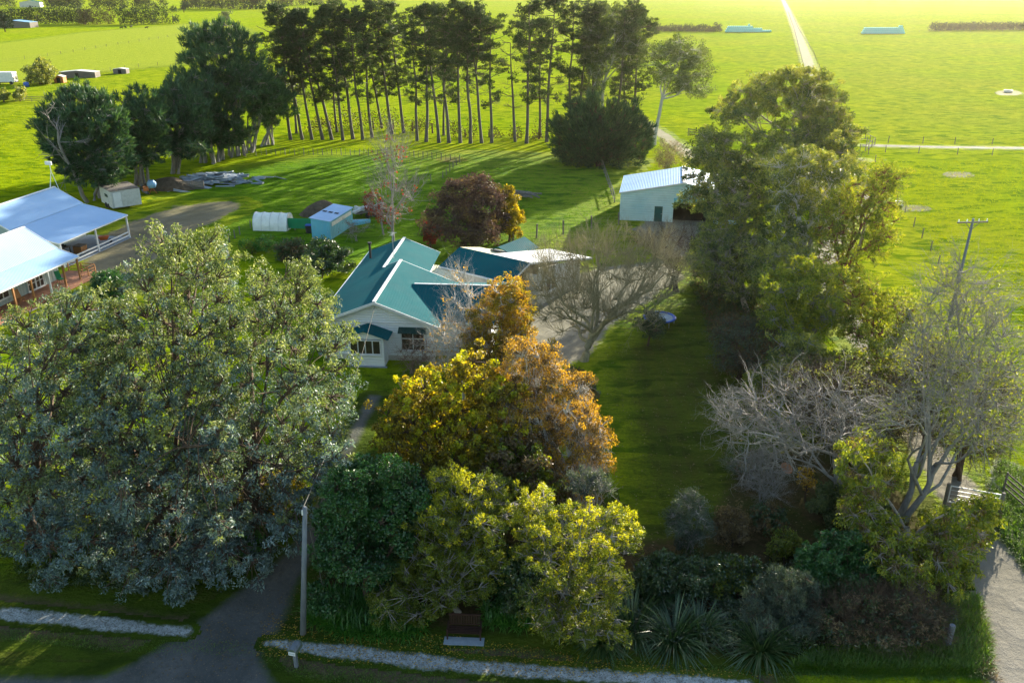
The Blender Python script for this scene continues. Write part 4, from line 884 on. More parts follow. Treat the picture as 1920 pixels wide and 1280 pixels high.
def debris():
    r = random.Random(11)
    c0 = G(395, 343); mb = MB()
    for k in range(190):
        u = r.gauss(0, 1); v = r.gauss(0, 1); x = c0.x + u * 3.0 + v * .4; y = c0.y + v * 1.9 + u * .9
        z = max(.1, 1.5 - (u * u + v * v) * .35) * r.uniform(.2, 1)
        mb.box((x, y, z), (r.uniform(.6, 3.0), r.uniform(.3, 1.0), r.uniform(.05, .3)), r.uniform(-.8, .9), r.uniform(-.35, .35), r.uniform(-.3, .3))
    M['iron'] = rough_mat('weathered sheet iron', (0.14, 0.17, 0.21), (0.42, 0.48, 0.55), 0.7, 0.5, 0.3, 0.05)
    tag(mb.build('salvage_pile', M['iron']), 'heap of salvaged grey roofing iron and timber on the lawn', 'salvage heap', kind='stuff')
    b = G(361, 355); cr = empty('pallet', b, R_(3), 'upright slatted timber pallet leaning on the salvage heap', 'pallet')
    s = MB()
    for k in range(6): s.box((0, 0, .12 + k * .2), (3.4, .04, .15))
    s.build('slats', M['grey_wood'], cr); MB().bb(-1.7, -1.6, .022, .1, 0, 1.25).bb(1.6, 1.7, .022, .1, 0, 1.25).bb(-.05, .05, .022, .1, 0, 1.25).build('frame', M['grey_wood'], cr)
    def mound(px, py, R0, h, mat, lb, cat, el=1.5):
        p = G(px, py); mb = MB(); n = 28; rings = 9; q = random.Random(px)
        for i in range(rings):
            f = i / (rings - 1)
            for j in range(n):
                a = 2 * math.pi * j / n; rr = R0 * (1 - f) * (1 + .12 * math.sin(3 * a + px) + q.uniform(-.06, .06)); mb.v.append((p.x + rr * el * math.cos(a), p.y + rr * math.sin(a), h * (1 - (1 - f) ** 1.7) + (q.uniform(-.06, .06) if i else -.1)))
        for i in range(rings - 1):
            for j in range(n): mb.f.append((i * n + j, i * n + (j + 1) % n, (i + 1) * n + (j + 1) % n, (i + 1) * n + j))
        tag(mb.build(mat + '_mound' if mat != 'mound' else 'earth_mound', M['mound'], smooth=True), lb, cat)
    mound(318, 352, 2.8, 1.5, 'mound', 'brown earth mound left of the salvage heap', 'mound')
    mound(606, 400, 2.5, 1.7, 'mound', 'dark earth mound behind the sky blue garden shed', 'mound', 1.2)
    # felled logs and boat-like junk by the red tree
    c1 = G(990, 372); mb = MB()
    for k in range(9): a = r.uniform(-.3, 1.2); q = c1 + Vector((r.uniform(-1.6, 1.6), r.uniform(-1.2, 1.2), r.uniform(.15, .6))); mb.cyl(q - Vector((math.cos(a), -math.sin(a), -.2)) * 1.5, q + Vector((math.cos(a), -math.sin(a), .1)) * 1.5, .17, .12, 8)
    tag(mb.build('log_stack', M['grey_wood']), 'stack of felled logs right of the yellow tree', 'logs')
    p = G(690, 405); ut = empty('flatbed_trailer', p, R_(35), 'flat trailer loaded with pale junk right of the garden shed', 'trailer')
    MB().box((0, 0, .75), (4.2, 1.9, .12)).build('deck', M['grey_wood'], ut)
    for x in (-.5, .5):
        for y in (-1.03, 1.03): MB().cyl((x, y - .09, .35), (x, y + .09, .35), .34, n=14).build('wheel', M['black'], ut)
    mb = MB()
    for k in range(26): mb.box((r.uniform(-1.8, 1.8), r.uniform(-.7, .7), .9 + r.uniform(0, .5)), (r.uniform(.3, 1.2), r.uniform(.2, .8), r.uniform(.08, .3)), r.uniform(0, 3), r.uniform(-.3, .3), r.uniform(-.3, .3))
    mb.build('load', M['white_dirty'], ut)
    p = G(668, 420); bt = empty('dinghy', p, R_(20), 'small upturned blue dinghy beside the garden shed', 'boat')
    hb = MB(); n = 12
    for i in range(n + 1):
        t = i / n; wd = .75 * math.sin(math.pi * min(1, t * .55 + .45)) ** .8 * (1 if t < 1 else 0.02); 
        for j in range(9): a = math.pi * j / 8; hb.v.append((-1.8 + 3.6 * t, -wd * math.cos(a), .62 * math.sin(a) ** .7 * (1 - .25 * t)))
    for i in range(n):
        for j in range(8): b0 = i * 9 + j; hb.f.append((b0, b0 + 1, b0 + 10, b0 + 9))
    hb.f.append(tuple(range(9))[::-1]); hb.build('hull', M['blue_wall'], bt, smooth=True); MB().bar((-1.8, 0, .63), (1.5, 0, .48), .05).build('keel', M['white'], bt)
    p = G(553, 432); gn = empty('mesh_screen', p, R_(-6), 'green mesh screen between polytunnel and garden shed', 'screen')
    MB().bb(-2.3, 2.3, -.02, .02, .25, 1.5).build('mesh', M['green_net'], gn); q = MB()
    for x in (-2.3, 0, 2.3): q.bb(x - .04, x + .04, .021, .1, 0, 1.55)
    q.build('post', M['grey_wood'], gn)
    p = G(580, 436); MBX = empty('rubbish_bin', p, 0, 'dark blue bin at the corner of the garden shed', 'bin')
    MB().prism([(-.3, 0), (.3, 0), (.36, .9), (-.36, .9)], -.35, .35).build('body', M['black'], MBX); MB().box((0, 0, .94), (.78, .76, .07)).build('lid', M['blue'], MBX)
    p = G(287, 362); cm = empty('concrete_mixer', p, .4, 'rusty concrete mixer with pale drum beside the box trailer', 'concrete mixer')
    MB().lathe((0, 0, 0), [(.01, .7), (.5, .8), (.65, 1.2), (.62, 1.5), (.35, 1.85)]).build('drum', M['shed_roof'], cm, smooth=True)
    MB().bar((-.5, -.5, 0), (0, 0, .8), .07).bar((.5, -.5, 0), (0, 0, .8), .07).bar((0, .6, 0), (0, 0, .8), .07).bb(-1.2, -.5, -.3, .3, .4, 1.0).build('frame', M['brick'], cm)
    for s_ in (-1, 1): MB().cyl((s_ * .6, -.5, .25), (s_ * .7, -.5, .25), .25, n=12).build('wheel', M['black'], cm)
    p = G(428, 480); st = empty('garden_statue', p, 0, 'pale weathered post with cap in the vegetable garden', 'post')
    MB().cyl((0, 0, 0), (0, 0, 1.1), .14, .1, 8).build('shaft', M['white_dirty'], st); MB().lathe((0, 0, 1.1), [(.05, 0), (.2, .08), (.2, .16), (.01, .4)], 10).build('cap', M['white_dirty'], st)
    p = G(1470, 884); tc = empty('fire_bowl', p, 0, 'tilted terracotta bowl lying on the shaded leaf litter', 'bowl')
    MB().lathe((0, 0, 0), [(.12, 0), (.38, .28), (.4, .3), (.35, .3), (.1, .05), (.01, .05)]).build('bowl', M['brick'], tc, smooth=True); tc.rotation_euler = (.5, .3, 0); tc.location.z = .1
debris()

# ------------------------------------------------------------ fences
def fence(pxs, spacing, h, label, wires=5, rails=0, pw=.12, name='fence', mat='grey_wood', group=None, battens=0, railmat=None, railh=.12):
    pts = [G(*p) for p in pxs]; rt = empty(name, pts[0], 0, label, 'fence', group); o = pts[0]
    r = random.Random(len(pxs) * 7 + int(pxs[0][0])); proto = None; L = 0; last = 0
    pos = []
    for a, b in zip(pts, pts[1:]):
        n = max(1, int((b - a).length / spacing))
        for i in range(n): pos.append(a.lerp(b, i / n))
    pos.append(pts[-1]); pos = pos[:99]
    for p in pos:
        if proto is None: proto = MB().cyl((0, 0, -.2), (0, 0, h), pw / 2 * 1.1, pw / 2, 7).build('post', M[mat], rt); q = proto
        else: q = proto.copy(); COL.objects.link(q)
        q.location = p - o; q.rotation_euler = (r.uniform(-.04, .04), r.uniform(-.04, .04), r.uniform(0, 3)); q.scale.z = r.uniform(.92, 1.08)
    w_ = MB()
    for a, b in zip(pos, pos[1:]):
        for k in range(wires): z = h * (.15 + .8 * k / max(1, wires - 1)); w_.bar(a - o + Vector((0, 0, z)), b - o + Vector((0, 0, z)), .008)
        for k in range(rails): z = h * (.25 + .7 * k / max(1, rails - 1)); w_.bar(a - o + Vector((0, -pw / 2 - .02, z)), b - o + Vector((0, -pw / 2 - .02, z)), .035, railh)
        for k in range(battens): q = a.lerp(b, (k + 1) / (battens + 1)) - o; w_.bar(q + Vector((0, 0, .1)), q + Vector((0, 0, h)), .05, .04)
    if w_.v: w_.build('rails' if rails else 'wires', M[railmat or ('wire' if not rails else mat)], rt)
fence([(380, 300), (500, 291), (640, 291), (760, 294), (862, 304)], 1.6, 1.15, 'long battened paddock fence across the lawn below the pines', 5, battens=1)
fence([(862, 304), (830, 335), (762, 352), (745, 360)], 2.5, 1.1, 'short fence running down from the pines towards the red leaved tree')
fence([(1128, 312), (1140, 345), (1152, 380)], 2.2, 1.2, 'pale timber fence running down to the implement shed', 2, 2, mat='grey_wood')
fence([(905, 458), (962, 452), (1006, 446), (1056, 439), (1160, 420)], 4.0, 1.6, 'tall wooden posts behind the garage', 4, pw=.2)
fence([(1612, 284), (1660, 286), (1722, 288), (1795, 290), (1860, 292), (2100, 297)], 9, 1.2, 'near fence of the stock track')
fence([(1625, 268), (1665, 268), (1730, 269), (1790, 270), (1860, 271), (2100, 276)], 9, 1.2, 'far fence of the stock track')
fence([(1628, 290), (1655, 320), (1682, 375), (1713, 425), (1745, 470), (1790, 560), (1850, 690), (1900, 800), (1960, 960)], 5, 1.15, 'wire fence down the left edge of the right paddock')
fence([(1512, 150), (1490, 60), (1478, 25)], 12, 1.2, 'wire fence along the left side of the far farm track')
fence([(1560, 190), (1525, 100), (1498, 58), (1482, 20)], 12, 1.2, 'wire fence along the right side of the far farm track')
fence([(1050, 60), (1210, 62), (1490, 62)], 14, 1.1, 'far boundary fence left of the track')
fence([(1500, 62), (1610, 64), (1760, 60), (2000, 62)], 14, 1.1, 'far boundary fence right of the track')
fence([(0, 118), (90, 106), (200, 88), (330, 68), (420, 48)], 10, 1.2, 'fence along the top of the olive hay field')
fence([(150, 142), (260, 126), (330, 120), (420, 104)], 7, 1.2, 'fence between the ruined sheds and the hay field')
fence([(0, 190), (60, 191), (100, 190)], 4, 1.3, 'grey timber yard rails beside the small dark trees', 0, 3)
fence([(500, 178), (530, 170), (560, 162)], 4, 1.4, 'pale railed stock yard fence behind the pines', 0, 3, mat='white_dirty')
fence([(60, 604), (95, 588), (130, 572)], 2.2, 1.1, 'rough timber fence in front of the farmhouse deck', 0, 3)
fence([(1880, 922), (1925, 962), (2010, 1040)], 2.6, 1.35, 'grey four railed timber fence beside the gravel road', 0, 4, railh=.1)
fence([(1290, 255), (1340, 262), (1400, 270)], 3, 1.4, 'old timber stock yard rails behind the gum trees', 0, 3)
fence([(1605, 268), (1622, 262), (1640, 272), (1622, 284)], 2.5, 1.3, 'small timber pen at the start of the stock track', 0, 2, railh=.08)
fence([(410, 470), (450, 440), (470, 428)], 1.6, 1.0, 'low garden fence left of the polytunnel')
def gate(a, b, h, label, mat='metal'):
    p = G(*a); q = G(*b); rt = empty('farm_gate', p, math.atan2(q.y - p.y, q.x - p.x), label, 'gate'); L = (q - p).length
    s = MB(); s.bar((0, 0, h), (L, 0, h), .05); s.bar((0, 0, .2), (L, 0, .2), .05); s.bar((.02, 0, .2), (.02, 0, h), .05); s.bar((L - .02, 0, .2), (L - .02, 0, h), .05)
    s.build('frame', M['white'], rt); s = MB()
    for k in range(1, 4): s.bar((.03, 0, .2 + (h - .2) * k / 4), (L - .03, 0, .2 + (h - .2) * k / 4), .018)
    s.build('bars', M['metal'], rt)
    for x in (-.12, L + .12): MB().cyl((x, 0, -.1), (x, 0, h + .15), .1, n=8).build('gate_post', M['grey_wood'], rt)
gate((1775, 945), (1868, 962), 1.25, 'white tubular farm gate across the gravel road')
gp = empty('strainer_post', G(1776, 1212), 0, 'stout grey strainer post at the hedge corner beside the gravel road', 'post'); MB().cyl((0, 0, -.1), (0, 0, 1.25), .14, .13, 10).build('post', M['pole'], gp); MB().bar((.0, .05, .9), (.0, 1.6, .1), .08).build('brace', M['grey_wood'], gp)
# ------------------------------------------------------------ pines
def make_pine(seed, H, cb=0.5, spread=3.6, wig=0.010, dead=0.25, density=1.0, fork=False):
    r = np.random.default_rng(seed); root = empty('pine_tree', (0, 0, 0))
    tops = [np.array([r.normal(0, .5), r.normal(0, .5), H])]
    k = 12; tp = curve((0, 0, -.2), tops[0], k, 0, wig, r); trunks = [tp]
    wood = [tubes(tp[None], (0.30 * (1 - np.linspace(0, 1, k) ** 1.3 * .85) * np.r_[1.3, np.ones(k - 1)])[None], 8)]
    if fork:
        s = tp[6]; t2 = curve(s, s + np.array([r.choice([-1, 1]) * 2.6, r.normal(0, 1), H * .42]), 8, 0, .02, r)
        wood.append(tubes(t2[None], np.linspace(.17, .05, 8)[None], 6)); trunks.append(np.concatenate([np.repeat(s[None], 4, 0), t2]))
    C = []; S = []
    n = int(50 * density); brs = []; brr = []
    for i in range(n):
        tk = trunks[r.integers(len(trunks))] if fork else tp
        t = r.uniform(0.22, 0.99) ** 0.8; j = min(int(t * (k - 1)), k - 2); fr = t * (k - 1) - j
        s = tk[j] * (1 - fr) + tk[j + 1] * fr; h = s[2] / H
        live = h > cb or r.random() < .22
        env = spread * (0.55 + .55 * math.sin(min(1, (h - cb) / (1 - cb)) * 2.4 + .45)) if h > cb else spread * .55
        L = env * r.uniform(.5, 1.3); L = max(.8, L if h < .93 else L * .6)
        a = r.uniform(0, 2 * math.pi); e = s + np.array([math.cos(a) * L, math.sin(a) * L, L * r.uniform(.05, .55) * (1 if live else -.2)])
        brs.append(curve(s, e, 6, -.05 if live else .04, .04, r)); brr.append(.07 if live else .045)
        if live and r.random() > dead * (1 - h):
            for q in range(r.integers(4, 8)):
                f = r.uniform(.45, 1.0); C.append(s + (e - s) * f + r.normal(0, .35, 3) + np.array([0, 0, .15])); S.append(r.uniform(.35, .68))
    C += [tops[0] + np.array([0, 0, .2]), tops[0] - np.array([0, 0, .6])]; S += [.6, .7]
    brs = np.array(brs); wood.append(tubes(brs, np.array(brr)[:, None] * np.linspace(1, .3, 6)[None], 4))
    st = brs[:, 2:5].reshape(-1, 3); D = unit(np.repeat(brs[:, 5] - brs[:, 3], 3, 0) + r.normal(0, .6 * spread / 3, (len(st), 3)))
    tw, _ = twigs(st, D, 1.3, .022, r, 3, 2, k=4, spread=.7, up=.1); wood += tw
    V, f = join(wood); np_mesh('trunk', V, [f], M['bark_pine'], root, smooth=True)
    C = np.array(C); V, f = leaves(C, 40, np.array(S), r, (.5, .10), -.35, 0, .45)
    np_mesh('crown', V, [f], M['needle'], root); return root
pine_protos = [make_pine(1, 24, .45), make_pine(2, 23.5, .46, 3.8), make_pine(3, 24.5, .36, 4.4, .006), make_pine(4, 24, .44, 3.9, .005, .2, 1.1, True), make_pine(5, 22.5, .55, 3.4), make_pine(6, 24.5, .42, 4.3, .006, .3, 1.2, True), make_pine(7, 24, .35, 3.6, .005, .1, 1.3)]
PINES = [(545, 262, -4, 2), (567, 262, -5, 0), (585, 262, -3, 5), (605, 262, -6, 3), (622, 262, -7, 2), (643, 263, -3, 6), (662, 261, -4, 0), (680, 262, -5, 5), (698, 258, -6, 2), (735, 252, -4, 3), (757, 250, -5, 6), (782, 264, -1, 1), (799, 266, -1, 4),
         (823, 268, -3, 2), (842, 268, -2, 0), (863, 268, -2, 3), (882, 269, -4, 4), (903, 268, -2, 5), (922, 268, 0, 1), (987, 269, 1, 3), (1025, 266, 0, 2), (1068, 262, 1, 1), (1086, 258, 1, 0), (1112, 255, 0, 4), (1153, 262, 2, 1), (1186, 258, -1, 6)]
wd = ['second', 'third', 'fourth', 'fifth', 'sixth', 'seventh', 'eighth', 'ninth', 'tenth', 'eleventh', 'twelfth', 'thirteenth', 'fourteenth', 'fifteenth', 'sixteenth', 'seventeenth', 'eighteenth', 'nineteenth', 'twentieth', 'twenty first', 'twenty second', 'twenty third', 'twenty fourth', 'twenty fifth']
used = set()
for i, (px, py, ln, k) in enumerate(PINES):
    b = G(px, py)
    lb = 'leftmost tall bare trunked pine of the row behind the lawn' if i == 0 else ('rightmost tall pine of the row, half behind the dark cypress' if i == len(PINES) - 1 else 'tall bare trunked pine, ' + wd[i - 1] + ' from the left in the row')
    sc_ = random.uniform(.92, 1.04)
    if k not in used: o = pine_protos[k]; used.add(k); o.location = b; o.rotation_euler = (0, 0, random.uniform(0, 6))
    else: o = copy_thing(pine_protos[k], b, random.uniform(0, 6))
    o.scale = (sc_, sc_, sc_ * random.uniform(.96, 1.03))
    o.rotation_euler = (Matrix.Rotation(R_(ln), 3, 'Y') @ Matrix.Rotation(o.rotation_euler.z, 3, 'Z')).to_euler()
    tag(o, lb, 'pine tree', 'row of tall pines behind the lawn')
for i, (px, py, k) in enumerate([(556, 250, 6), (632, 248, 2), (716, 240, 3), (832, 254, 5), (1012, 256, 2), (1098, 248, 6), (1172, 246, 5)]):
    o = copy_thing(pine_protos[k], G(px, py), random.uniform(0, 6), random.uniform(.74, .88)); tag(o, ['first', 'second', 'third', 'fourth', 'fifth', 'sixth', 'seventh'][i] + ' from the left of the shorter pines standing just behind the row', 'pine tree', 'shorter pines behind the pine row')
# dead trunk in the gap
def dead_pine():
    r = np.random.default_rng(9); b = G(966, 266); rt = empty('dead_pine', b, 0, 'dead leafless pine trunk in the gap of the pine row', 'dead tree')
    tp = curve((0, 0, -.2), (-.9, 0, 17.5), 10, 0, .012, r); wood = [tubes(tp[None], np.linspace(.3, .06, 10)[None], 7)]
    i = r.integers(3, 10, 34); a = r.uniform(0, 6.28, 34); D = unit(np.stack([np.cos(a), np.sin(a), r.uniform(-.1, .5, 34)], 1))
    tw, _ = twigs(tp[i] + r.normal(0, .05, (34, 3)), D, 2.0, .05, r, 3, 3, spread=.5); V, f = join(wood + tw); np_mesh('trunk', V, [f], M['bark_pine'], rt, smooth=True)
dead_pine()
# ------------------------------------------------------------ big foreground trees
SG = 'silver leaved gums at the left front'
plant('silver_gum', 'silver leaved gum beside the driveway, rightmost of the big front trees', 'gum tree', (478, 1000),
      [(440, 540), (480, 512), (530, 494), (585, 484), (612, 520), (622, 570), (655, 612), (668, 665), (640, 760), (665, 830), (630, 880), (600, 930), (560, 1000), (535, 1060), (505, 1110), (450, 1090), (380, 1080), (340, 900), (340, 700)],
      7.5, 33, 'silver', 'bark_brown', 13, 38, (.20, .065), 21, .38, .45, subr=.33, scatter=1.16, dens=.84, group=SG, mat2='silver_lit', grad=(-.15, 1.0), stems=2, fork=.4)
plant('silver_gum', 'tallest silver leaved gum, standing between the driveway and the farmhouse', 'gum tree', (300, 1020),
      [(235, 490), (265, 450), (330, 415), (400, 425), (440, 450), (460, 520), (450, 640), (450, 760), (440, 860), (430, 980), (430, 1070), (400, 1110), (330, 1168), (265, 1155), (205, 1090), (150, 1000), (150, 850), (160, 700), (185, 560)],
      8, 33, 'silver', 'bark_brown', 13, 38, (.20, .065), 22, .42, .45, subr=.33, scatter=1.16, dens=.84, group=SG, mat2='silver_lit', grad=(-.15, 1.0), stems=2, fork=.4)
plant('silver_gum', 'silver leaved gum cut by the left edge of the photo', 'gum tree', (40, 1040),
      [(-60, 640), (0, 600), (70, 570), (140, 530), (210, 530), (260, 600), (250, 720), (250, 860), (230, 960), (210, 1060), (150, 1110), (90, 1100), (40, 1050), (-20, 1040), (-80, 1000)],
      8, 33, 'silver', 'bark_brown', 13, 38, (.20, .065), 23, .42, .45, subr=.33, scatter=1.16, dens=.84, group=SG, mat2='silver_lit', grad=(-.2, .8), stems=2, fork=.4)
plant('evergreen_tree', 'dense dark green rounded tree right of the leaning power pole', 'tree', (695, 1125),
      [(600, 970), (615, 895), (670, 855), (740, 860), (795, 900), (805, 960), (770, 1030), (740, 1080), (690, 1095), (630, 1085), (592, 1040)], 3.0, 26, 'broad', 'bark_brown', 14, 70, (.15, .075), 24, .2, .1, subr=.42, scatter=1.1)
YG = 'yellow green feathery trees by the bench'
plant('feathery_tree', 'yellow green feathery tree standing over the bench', 'tree', (848, 1140),
      [(800, 905), (812, 885), (845, 872), (868, 890), (905, 876), (935, 900), (985, 900), (988, 960), (945, 985), (950, 1060), (925, 1120), (880, 1140), (845, 1148), (800, 1165), (760, 1190), (715, 1165), (690, 1110), (715, 1085), (770, 1060), (735, 1010), (742, 970), (790, 970)],
      3.0, 21, 'lime', 'bark_grey', 12, 50, (.15, .04), 25, .18, .0, subr=.40, group=YG, dens=.82, stems=2, scatter=1.3, mat2='lime_bright', grad=(-.4, .55))
plant('feathery_tree', 'yellow green feathery tree with pale bare limbs right of the bench', 'tree', (1060, 1180),
      [(965, 950), (985, 925), (1020, 915), (1050, 935), (1100, 935), (1130, 955), (1160, 945), (1195, 965), (1205, 1005), (1180, 1040), (1165, 1060), (1190, 1090), (1170, 1150), (1175, 1200), (1110, 1225), (1050, 1205), (1000, 1200), (975, 1150), (1000, 1090), (960, 1030)],
      3.2, 21, 'lime', 'bark_grey', 12, 46, (.15, .04), 26, .18, .0, subr=.40, group=YG, dens=.82, stems=3, scatter=1.3, bare=.12, mat2='lime_bright', grad=(-.3, .85))
plant('dead_limbed_tree', 'small tree with bare silvery limbs and sparse grey green leaves above the feathery tree', 'tree', (1075, 1060),
      [(1060, 890), (1100, 870), (1140, 890), (1150, 925), (1090, 935)], 1.2, 16, 'greygreen', 'bark_grey', 9, 26, (.14, .05), 27, .10, .0, twig=dict(L=.6, r=.010, n=3), bare=.3)
plant('maple_tree', 'golden autumn maple in front of the villa', 'maple tree', (835, 960),
      [(690, 775), (708, 745), (735, 740), (742, 695), (785, 705), (812, 668), (850, 695), (880, 648), (910, 662), (915, 705), (955, 708), (995, 735), (970, 770), (990, 805), (940, 860), (965, 905), (900, 920), (840, 890), (760, 885), (720, 830)],
      3.4, 24, 'gold', 'bark_brown', 12, 46, (.17, .11), 28, .2, .1, subr=.36, stems=2, scatter=1.45, dens=.85, mat2='lime_bright', mat2_frac=.3)
plant('maple_tree', 'olive brown autumn tree filling behind the feathery trees', 'maple tree', (930, 1010),
      [(735, 840), (800, 870), (900, 880), (970, 800), (1030, 850), (1060, 910), (1000, 960), (900, 930), (800, 930), (740, 900)],
      3.0, 26, 'rust', 'bark_brown', 11, 34, (.2, .12), 29, .16, .1, subr=.42, mat2='lime', mat2_frac=.35)
plant('weeping_birch', 'orange weeping birch at the edge of the shaded lawn', 'birch tree', (1070, 950),
      [(935, 650), (985, 620), (1030, 640), (1060, 690), (1105, 700), (1108, 755), (1138, 795), (1136, 860), (1125, 930), (1100, 960), (1050, 930), (1000, 900), (960, 820), (935, 740)],
      3.0, 22, 'orange_leaf', 'bark_pale', 11, 40, (.14, .06), 30, .14, .9, subr=.42, scatter=1.3, mat2='rust', mat2_frac=.4, twig=dict(L=1.0, r=.01, n=3, up=-1.2))
plant('birch_tree', 'tall white stemmed birch with orange leaves in front of the villa wing', 'birch tree', (945, 775),
      [(880, 600), (900, 555), (928, 522), (958, 520), (992, 560), (995, 620), (1035, 650), (1035, 695), (985, 710), (900, 710), (855, 690), (865, 630)],
      2.2, 20, 'orange_leaf', 'bark_pale', 12, 52, (.15, .07), 31, .14, .6, subr=.42, mat2='gold', mat2_frac=.45, scatter=1.3)
plant('bare_birch', 'nearly leafless pinkish birch with white branches over the villa corner', 'birch tree', (868, 770),
      [(835, 560), (845, 500), (862, 470), (885, 500), (900, 560), (905, 620), (895, 690), (850, 710), (810, 690), (800, 640), (815, 600)],
      2.0, 22, 'orange_leaf', 'bark_pale', 8, 8, (.13, .06), 32, .12, .3, twig=dict(L=1.2, r=.016, n=3, levels=3), bare=.4)
plant('bare_shrub', 'leafless pinkish shrub under the sunroom window of the villa', 'shrub', (770, 700),
      [(740, 640), (780, 625), (820, 640), (830, 690), (800, 715), (750, 710)], 1.5, 16, 'rust', 'bark_pink', 8, 3, (.1, .05), 33, .06, 0, twig=dict(L=.8, r=.01, n=4), stems=4)
plant('spreading_tree', 'large leafless tree spreading like a fan over the gravel courtyard', 'bare tree', (1095, 676),
      [(1010, 590), (985, 530), (1010, 480), (1050, 455), (1110, 440), (1190, 440), (1245, 455), (1280, 500), (1270, 560), (1225, 600), (1160, 620), (1100, 610), (1040, 615)],
      4.8, 30, 'lime', 'bark_olive', 10, 0, (.1, .05), 34, .32, 0, twig=dict(L=1.7, r=.018, n=5, levels=3, spread=.45, up=.7), fork=.22, stems=1, back=1.0)
plant('bare_thicket', 'brownish leafless thicket between the bare tree and the implement shed', 'bare tree', (1265, 545),
      [(1150, 455), (1190, 440), (1250, 425), (1310, 430), (1330, 460), (1320, 520), (1270, 545), (1230, 480)],
      4.0, 26, 'rust', 'bark_brown', 8, 8, (.18, .08), 35, .25, 0, twig=dict(L=1.4, r=.022, n=4, levels=3, spread=.5, up=.3), stems=4, bare=.4, back=1.0)
# cypress
plant('cypress_tree', 'huge dark conical cypress at the right end of the pine row', 'cypress tree', (1120, 308),
      [(1030, 262), (1040, 225), (1062, 215), (1075, 182), (1092, 200), (1112, 170), (1130, 205), (1150, 185), (1168, 205), (1190, 185), (1205, 222), (1226, 262), (1210, 300), (1130, 318), (1070, 305), (1040, 290)],
      7.0, 15, 'cypress', 'bark_brown', 11, 22, (1.0, .13), 36, .5, -.8, axisw=1.0, subr=.4, squash=1.1, stems=3, scatter=1.3)
plant('twiggy_bush', 'round yellowish twiggy bush behind the implement shed', 'bush', (1247, 322), [(1222, 280), (1240, 264), (1265, 264), (1280, 285), (1275, 318), (1225, 318)], 2.2, 16, 'dry', 'bark_olive', 12, 20, (.35, .06), 37, .1, 0, stems=6, twig=dict(L=1.1, r=.02, n=3), mat2='lime', mat2_frac=.3)
# gums
_p0 = plant
def gum_like(*a, **k):
    k.setdefault('dens', 1.0)
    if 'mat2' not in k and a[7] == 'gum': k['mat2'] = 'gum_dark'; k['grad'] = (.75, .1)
    k['squash'] = .6; k['subr'] = .34; k['back'] = .65; k['scatter'] = 1.25; return _p0(*a, **k)
GG = 'tall gum trees right of the implement shed'
gum_like('gum_tree', 'pale trunked gum with dense dark crown at the end of the pine row', 'gum tree', (1226, 272),
      [(1208, 95), (1235, 72), (1280, 66), (1318, 88), (1334, 120), (1328, 170), (1308, 190), (1265, 170), (1235, 150), (1212, 125)], 5, 20, 'gum_dark', 'bark_pale', 12, 38, (.45, .12), 41, .35, .1, subr=.4, fork=.45, squash=.6, scatter=1.2)
gum_like('gum_tree', 'soft crowned gum among the pines above the cypress', 'gum tree', (1128, 262),
      [(1082, 50), (1110, 8), (1150, 5), (1190, 30), (1210, 80), (1190, 120), (1150, 110), (1120, 170), (1100, 170), (1095, 100)], 5, 20, 'gum_dark', 'bark_pale', 12, 34, (.45, .12), 42, .3, .3, subr=.42, fork=.5)
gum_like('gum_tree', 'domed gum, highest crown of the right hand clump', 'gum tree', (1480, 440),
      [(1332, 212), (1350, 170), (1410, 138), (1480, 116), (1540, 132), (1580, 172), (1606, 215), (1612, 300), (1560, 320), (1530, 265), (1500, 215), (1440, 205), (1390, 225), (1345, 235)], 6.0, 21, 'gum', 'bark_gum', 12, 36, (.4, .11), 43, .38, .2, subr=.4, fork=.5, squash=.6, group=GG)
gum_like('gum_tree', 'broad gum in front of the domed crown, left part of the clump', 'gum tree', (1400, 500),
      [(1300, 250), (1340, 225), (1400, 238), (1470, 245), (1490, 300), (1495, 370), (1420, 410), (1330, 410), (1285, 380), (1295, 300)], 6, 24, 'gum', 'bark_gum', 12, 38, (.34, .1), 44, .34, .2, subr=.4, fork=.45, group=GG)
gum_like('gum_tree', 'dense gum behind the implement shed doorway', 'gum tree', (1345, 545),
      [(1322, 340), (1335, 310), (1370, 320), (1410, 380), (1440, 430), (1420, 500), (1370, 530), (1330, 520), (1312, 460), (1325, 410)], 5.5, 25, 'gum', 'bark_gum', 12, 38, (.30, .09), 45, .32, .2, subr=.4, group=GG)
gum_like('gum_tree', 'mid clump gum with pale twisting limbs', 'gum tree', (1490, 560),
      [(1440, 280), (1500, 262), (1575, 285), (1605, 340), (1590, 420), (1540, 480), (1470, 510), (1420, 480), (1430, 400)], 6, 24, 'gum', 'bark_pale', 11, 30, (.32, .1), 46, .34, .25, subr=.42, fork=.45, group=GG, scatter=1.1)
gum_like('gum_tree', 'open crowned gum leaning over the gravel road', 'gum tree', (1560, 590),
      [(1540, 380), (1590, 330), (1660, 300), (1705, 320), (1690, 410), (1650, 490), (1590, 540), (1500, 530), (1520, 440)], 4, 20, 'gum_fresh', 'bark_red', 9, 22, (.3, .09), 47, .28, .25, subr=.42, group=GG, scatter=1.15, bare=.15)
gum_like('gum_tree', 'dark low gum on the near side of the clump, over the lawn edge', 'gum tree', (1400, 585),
      [(1300, 450), (1350, 430), (1420, 440), (1450, 490), (1440, 550), (1380, 570), (1320, 540), (1295, 500)], 4.5, 24, 'gum', 'bark_gum', 12, 38, (.28, .09), 62, .28, .2, subr=.4, group=GG, twig=dict(L=1.0, r=.014, n=3))
